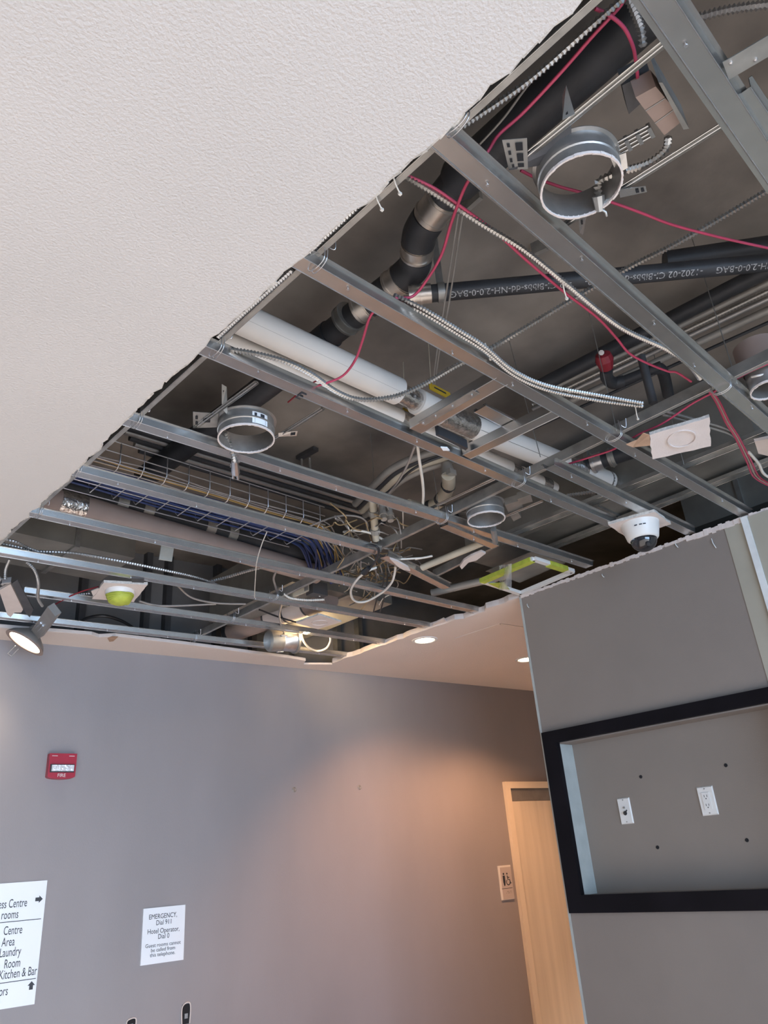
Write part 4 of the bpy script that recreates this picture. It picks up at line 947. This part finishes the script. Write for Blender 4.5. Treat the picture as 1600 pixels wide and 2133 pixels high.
# cable tray
HB = .15
def ts(px, py, h=HB): return at(px, py, h)
s0 = ts(265, 981); s1 = ts(505, 1045); n0 = ts(140, 1022); n1 = ts(540, 1120)
ysou = (s0.y + s1.y) / 2; ynor = (n0.y + n1.y) / 2
xa = ts(150, 960).x - .25; xb = ts(690, 1092).x
# side height from the vertical through a bend to its top wire
P = V(ts(372, 1009)); best = min(((abs((lambda q: 1066.5 - FOC * q.dot(UP) / q.dot(FWD))(P + V((0, 0, k * .004)) - CAM) - 961), k * .004) for k in range(2, 60)))
SH = best[1]
t = thing('cable_tray', 'wire basket cable tray carrying blue and yellow cables, left of centre', 'cable tray', ((xa + xb) / 2, (ysou + ynor) / 2, ZC + HB))
z0 = ZC + HB; rw = .0026
for yy, zz in ((ysou, z0 + SH), (ysou, z0 + SH * .55), (ysou, z0 + SH * .12), (ysou + (ynor - ysou) * .33, z0), (ysou + (ynor - ysou) * .66, z0), (ynor, z0), (ynor, z0 + SH * .5), (ynor, z0 + SH)):
    obj('long_wire', MB().tube([(xa, yy, zz), (xb, yy, zz)], rw, 6), 'steel', t)
k = 0; x = xa + .02; stp = (ts(417, 1022).x - ts(372, 1009).x)
while x < xb:
    obj('cross_wire', MB().tube([(x, ysou, z0 + SH), (x, ysou, z0 + .02), (x, ysou + .02, z0), (x, ynor - .02, z0), (x, ynor, z0 + .02), (x, ynor, z0 + SH)], rw, 6), 'steel', t); x += stp
for i in range(34):
    blue = i < 20; mt = 'blue' if blue else ('yellow' if i < 27 else 'greyc'); r = .0055 if blue else .0030
    f = (R.uniform(.30, .97) if blue else (R.uniform(.12, .62) if i < 27 else R.uniform(.04, .5)))
    lay = R.uniform(.008, .035)
    pts = []
    for j in range(7):
        xx = xa - .3 + (xb - xa + .3) * j / 6; pts.append(V((xx, ysou + (ynor - ysou) * min(.97, max(.04, f + R.uniform(-.05, .05))), z0 + lay + R.uniform(0, .008))))
    e = V((xb, 0, 0)); pts += [V((xb + .14, ysou + (ynor - ysou) * (f + .25), z0 + lay - .01)), V((xb + .30 + R.uniform(0, .1), ysou + (ynor - ysou) * (f + .8 + R.uniform(0, .3)), z0 + R.uniform(-.08, .03)))]
    nm, g = (('blue_cable', 'blue cables in the wire tray') if blue else ('yellow_cable', 'yellow cables in the wire tray') if i < 27 else ('grey_cable', 'grey cables in the wire tray'))
    obj(nm, MB().tube(spline(pts, 5), r, 6), mt, None, '%s cable lying in the wire basket tray' % nm.split('_')[0], 'cable', g)
# tangle of cables in the middle
for i in range(58):
    rr = random.Random(100 + i); mt = rr.choice(['greyc', 'greyc', 'white', 'tanc', 'tanc', 'greyc'])
    a = (rr.uniform(700, 840), rr.uniform(1085, 1225)); ang = rr.uniform(0, 2 * PI); pts = []
    for j in range(5):
        pts.append((a[0] + math.cos(ang) * (j - 2) * 22 + rr.uniform(-14, 14), a[1] + math.sin(ang) * (j - 2) * 13 + (j - 2) * 8 + rr.uniform(-9, 9), rr.uniform(.04, .17)))
    cable('tangled_cable', pts, .0032, mt, '%s cable in the tangle right of the cable tray' % {'greyc': 'grey', 'white': 'white', 'tanc': 'tan'}[mt], 'cable', {'greyc': 'grey', 'white': 'white', 'tanc': 'tan'}[mt] + ' cables in the tangle')
cable('white_cable', [(716, 1108, .10), (740, 1105, .08), (770, 1110, .08), (800, 1125, .08)], .006, 'white', 'pale cable arching over the channel beside the tangle')
cable('white_cable', [(640, 1098, .13), (700, 1076, .13), (745, 1076, .13), (765, 1090, .12), (762, 1110, .1)], .0045, 'greyc', 'grey cable loop standing above the tangle')
cable('white_cable', [(865, 1165, .03), (900, 1158, .03), (880, 1162, .03), (830, 1165, .03)][::-1], .005, 'white', 'white cable end sticking out right of the tangle')
cable('white_cable', [(784, 1182, .02), (765, 1190, .0), (745, 1206, -.02), (731, 1230, -.03), (738, 1251, -.03), (762, 1253, -.02), (795, 1235, -.01), (815, 1215, .0), (822, 1195, .02), (824, 1180, .04)], .0062, 'white', 'big white cable loop hanging below the tangle')
cable('white_cable', [(822, 1235, .02), (800, 1245, .02), (790, 1260, .02)], .003, 'white', 'thin white wire trailing from the big cable loop')
cable('black_cable', [(765, 1135, .03), (784, 1138, .0), (789, 1152, -.01), (780, 1172, -.01), (765, 1188, -.01), (762, 1194, -.01)], .0062, 'black', 'short black cable ending in a dark plug over the channel')
obj('dark_plug', MB().tube([at(769, 1182, -.01), at(758, 1193, -.015)], [.012, .016], 8), 'black', None, 'dark plug tying the white cable loop', 'plug')
cable('white_cable', [(628, 1322, .03), (634, 1338, .02), (645, 1350, .01), (662, 1356, .01), (680, 1350, .01), (688, 1336, .02), (688, 1325, .03)], .0068, 'white', 'white cable loop hanging under the small ringed square')
cable('grey_cable', [(586, 1258, .05), (582, 1280, .04), (585, 1300, .03), (592, 1318, .03)], .006, 'greyc', 'grey lead down to the tilted lamp housing')
cable('grey_cable', [(575, 1190, .10), (570, 1205, .09), (574, 1222, .08), (578, 1240, .07)], .006, 'greyc', 'grey looped cable beside the twisted wire')
cable('black_cable', [(540, 1270, .06), (580, 1285, .05), (620, 1297, .04)], .005, 'black', 'black cable crossing the lit round duct')
for i, (x0_, x1_) in enumerate(((800, 778), (808, 792))): cable('black_cable', [(x0_, 1190, .05), (x0_ - 2, 1215, .03), (x1_ + 8, 1245, .02), (x1_, 1275, .02)], .004, 'black', 'dark cable hanging through the cable loop, %s' % ('left', 'right')[i])

# ================================================================== HANGING BOARD PIECES AND DEVICES
def square(name, pts, th, label, cat, ring=None, edge='core'):
    P = [at(*q) for q in pts]; n = (P[1] - P[0]).cross(P[-1] - P[0]).normalized()
    if n.dot(CAM - P[0]) > 0: n = -n        # n points away from the viewer
    t = thing(name, label, cat, sum(P, V()) / len(P)); rr = random.Random(int(pts[0][0]))
    Q = []
    for a, b in zip(P, P[1:] + P[:1]):
        for k in range(7): Q.append(a.lerp(b, k / 7) + (b - a).cross(n).normalized() * rr.uniform(-.003, .002))
    obj('board_face', MB().prism(Q, n * .0012), 'board', t)
    obj('board_core', MB().prism([q + n * .0014 for q in Q], n * th), edge, t)
    if ring:
        c = at(*ring[0]); c = c + n * ((P[0] - c).dot(n)); 
        obj('ring_outline', MB().lathe(c - n * .0006, -n, [(ring[1], -.001), (ring[1], .003), (ring[1] + .004, .003), (ring[1] + .004, -.001)], 36, close=True), 'board', t)
    return t, P, n
t, P, n = square('board_square', [(1353, 906, .0), (1478, 869, -.005), (1481, 930, -.03), (1358, 957, -.025)], .012, 'torn square of cream board with a raised ring, hanging at right', 'board', ((1420, 912, -.012), .044))
obj('torn_paper', MB().prism([at(*q) for q in ((1353, 906, .0), (1356, 928, -.01), (1318, 932, .0), (1304, 926, .01), (1328, 916, .01), (1340, 902, .01))], V((.0, .0, .002))), 'paper', t, 'brown torn paper flap')
t, P, n = square('board_square', [(617, 1298, .0), (664, 1281, .0), (711, 1296, .0), (662, 1311, .0)], .010, 'small pale square with a ring outline, near the back wall', 'board', ((666, 1297, 0), .045))
t, P, n = square('detector_board', [(216, 1214, .0), (307, 1218, .0), (279, 1254, -.01), (192, 1248, -.005)], .012, 'torn white square carrying a green taped smoke detector, left', 'detector')
c = at(250, 1233, -.006); c += n * ((P[0] - c).dot(n)); r = 29 * mpp(250, 1236)
obj('detector_base', MB().lathe(c, -n, [(r, 0), (r, .012), (r * .9, .022), (0, .022)], 32), 'plate', t)
obj('taped_head', MB().lathe(c, -n, [(r * .88, .016), (r * .9, .035), (r * .72, .056), (r * .4, .066), (0, .068)], 26), 'green', t, 'detector head wrapped in green tape')
for k in range(4):
    aa = V((1, .3 * k, 0)); o_ = (aa - n * aa.dot(n)).normalized(); b_ = n.cross(o_)
    obj('tape_layer', MB().tube([c - n * (.026 + .008 * k) + (o_ * math.cos(a) + b_ * math.sin(a)) * r * (.93 - .07 * k) - n * .006 * math.sin(a * 2 + k) for a in [2 * PI * j / 24 for j in range(25)]], .003, 5), 'green', t)
for i in range(2): obj('torn_paper', MB().prism([at(x + i * 12, y - i * 4, .0) for x, y in ((190, 1232), (204, 1226), (208, 1238), (194, 1242))], V((0, 0, .004))), 'board', t)
scrap([(273, 1205), (300, 1205), (300, 1214), (275, 1213)], .008, .02, 'dark torn fixing above the taped detector', 'darkplate', 'fixing')

# dome camera
t, P, n = square('dome_camera', [(1267, 1093, .0), (1365, 1066, .0), (1398, 1092, .0), (1308, 1122, .0)], .012, 'white dome camera on a square of ceiling board, at the wall top', 'camera')
c = at(1333, 1092, 0); k = mpp(1337, 1094); R0 = 37 * k; dn = V((0, 0, -1))
obj('camera_body', MB().lathe(c, dn, [(R0 * 1.05, 0), (R0 * 1.02, .012), (R0 * .86, .068), (R0 * .78, .075), (R0 * .72, .076)], 40), 'plate', t)
R1 = R0 * .72; cd = c + dn * .075
obj('dome', MB().lathe(cd, dn, [(R1 * math.cos(a), R1 * math.sin(a) * .95) for a in [PI / 2 * j / 10 for j in range(11)]], 36), 'dome', t, 'smoked dome')
obj('lens_eye', MB().lathe(cd + dn * R1 * .4 + V((-.02, -.02, 0)), V((-.4, -.4, -.5)), [(0, R1 * .5), (.008, R1 * .5), (.012, R1 * .42)], 14), 'black', t)
text('lettering', 'AXIS', at(1303, 1093, -.03), (at(1325, 1082, -.03) - at(1295, 1094, -.03)), V((0, 0, 1)), .011, 'ink', t) if False else None
mb = MB()
for a0 in (3.35, 3.62, 3.82): mb.obox(c + dn * .03 + V((math.cos(a0) * R0 * .99, math.sin(a0) * R0 * .99, 0)), V((-math.sin(a0), math.cos(a0), 0)) * .006, V((0, 0, .0022)), V((math.cos(a0), math.sin(a0), 0)) * .001)
obj('printed_marks', mb, 'ink', t)

# green taped light frame
q = [(1004, 1210), (1112, 1164), (1193, 1190), (1084, 1236)]; P = [at(*x, .012) for x in q]
t = thing('light_frame', 'white light frame with green tape along two sides, beside the wall top', 'frame', sum(P, V()) / 4)
for i in range(4):
    a, b = P[i], P[(i + 1) % 4]; d = (b - a).normalized(); s = d.cross(V((0, 0, 1)))
    obj('frame_side', MB().obox((a + b) / 2, (b - a) / 2, s * .013, V((0, 0, .009))), 'plate', t)
for i, u0, u1 in ((0, .0, .97), (1, .36, .80)):
    a, b = P[i].lerp(P[(i + 1) % 4], u0), P[i].lerp(P[(i + 1) % 4], u1); d = (b - a).normalized(); s = d.cross(V((0, 0, 1)))
    obj('tape_strip', MB().obox((a + b) / 2 + V((0, 0, -.002)), (b - a) / 2, s * .019, V((0, 0, .011))), 'green', t)
obj('inner_plate', MB().prism([x.lerp(sum(P, V()) / 4, .12) + V((0, 0, .05)) for x in P], (0, 0, .002)), 'duct', t, 'dull steel plate above the frame')
mb = MB(); G = [[at(1040 + u * 26, 1178 + v * 52 - u * 4, .01 + .03 * math.sin(u * 5 + v * 3) - .04 * v) for u in [k / 6 for k in range(7)]] for v in [k / 6 for k in range(7)]]
mb.add([p for r_ in G for p in r_], [(i * 7 + j, i * 7 + j + 1, i * 7 + j + 8, i * 7 + j + 7) for i in range(6) for j in range(6)], True)
obj('plastic_sheet', mb, 'film', t, 'torn clear plastic sheet')
scrap([(1018, 1216), (1050, 1214), (1062, 1228), (1040, 1226)], -.004, .003, 'crumpled tape end at the lower corner of the light frame', 'green', 'tape_end')

# small speaker box
a = at(610, 1236, .06); t = thing('speaker_box', 'small beige box with a printed face above the twisted wire', 'box', a)
ex = (at(645, 1228, .06) - at(612, 1240, .06)); obj('box_body', MB().obox(a + ex * .3, ex / 2, V((0, .03, 0)), V((0, 0, .022))), 'ivory', t)
obj('box_face', MB().obox(a + ex * .62 + V((0, -.031, 0)), ex * .12, V((0, .001, 0)), V((0, 0, .014))), 'closer', t)
obj('indicator_light', MB().lathe(at(666, 1240, .05), (0, -1, -.3), [(0, .004), (.006, .003), (.008, 0)], 12), 'plate', t)
obj('dark_module', MB().obox(at(660, 1228, .08), V((.05, 0, 0)), V((0, .03, 0)), V((0, 0, .035))), 'darkplate', t)
obj('gypsum_tag', MB().obox(at(347, 1150, .10), V((.030, -.004, 0)), V((.0005, .004, 0)), V((.004, 0, .042))), 'reveal', None, 'pale hanging offcut in the dark gap below the tan pipe', 'scrap')
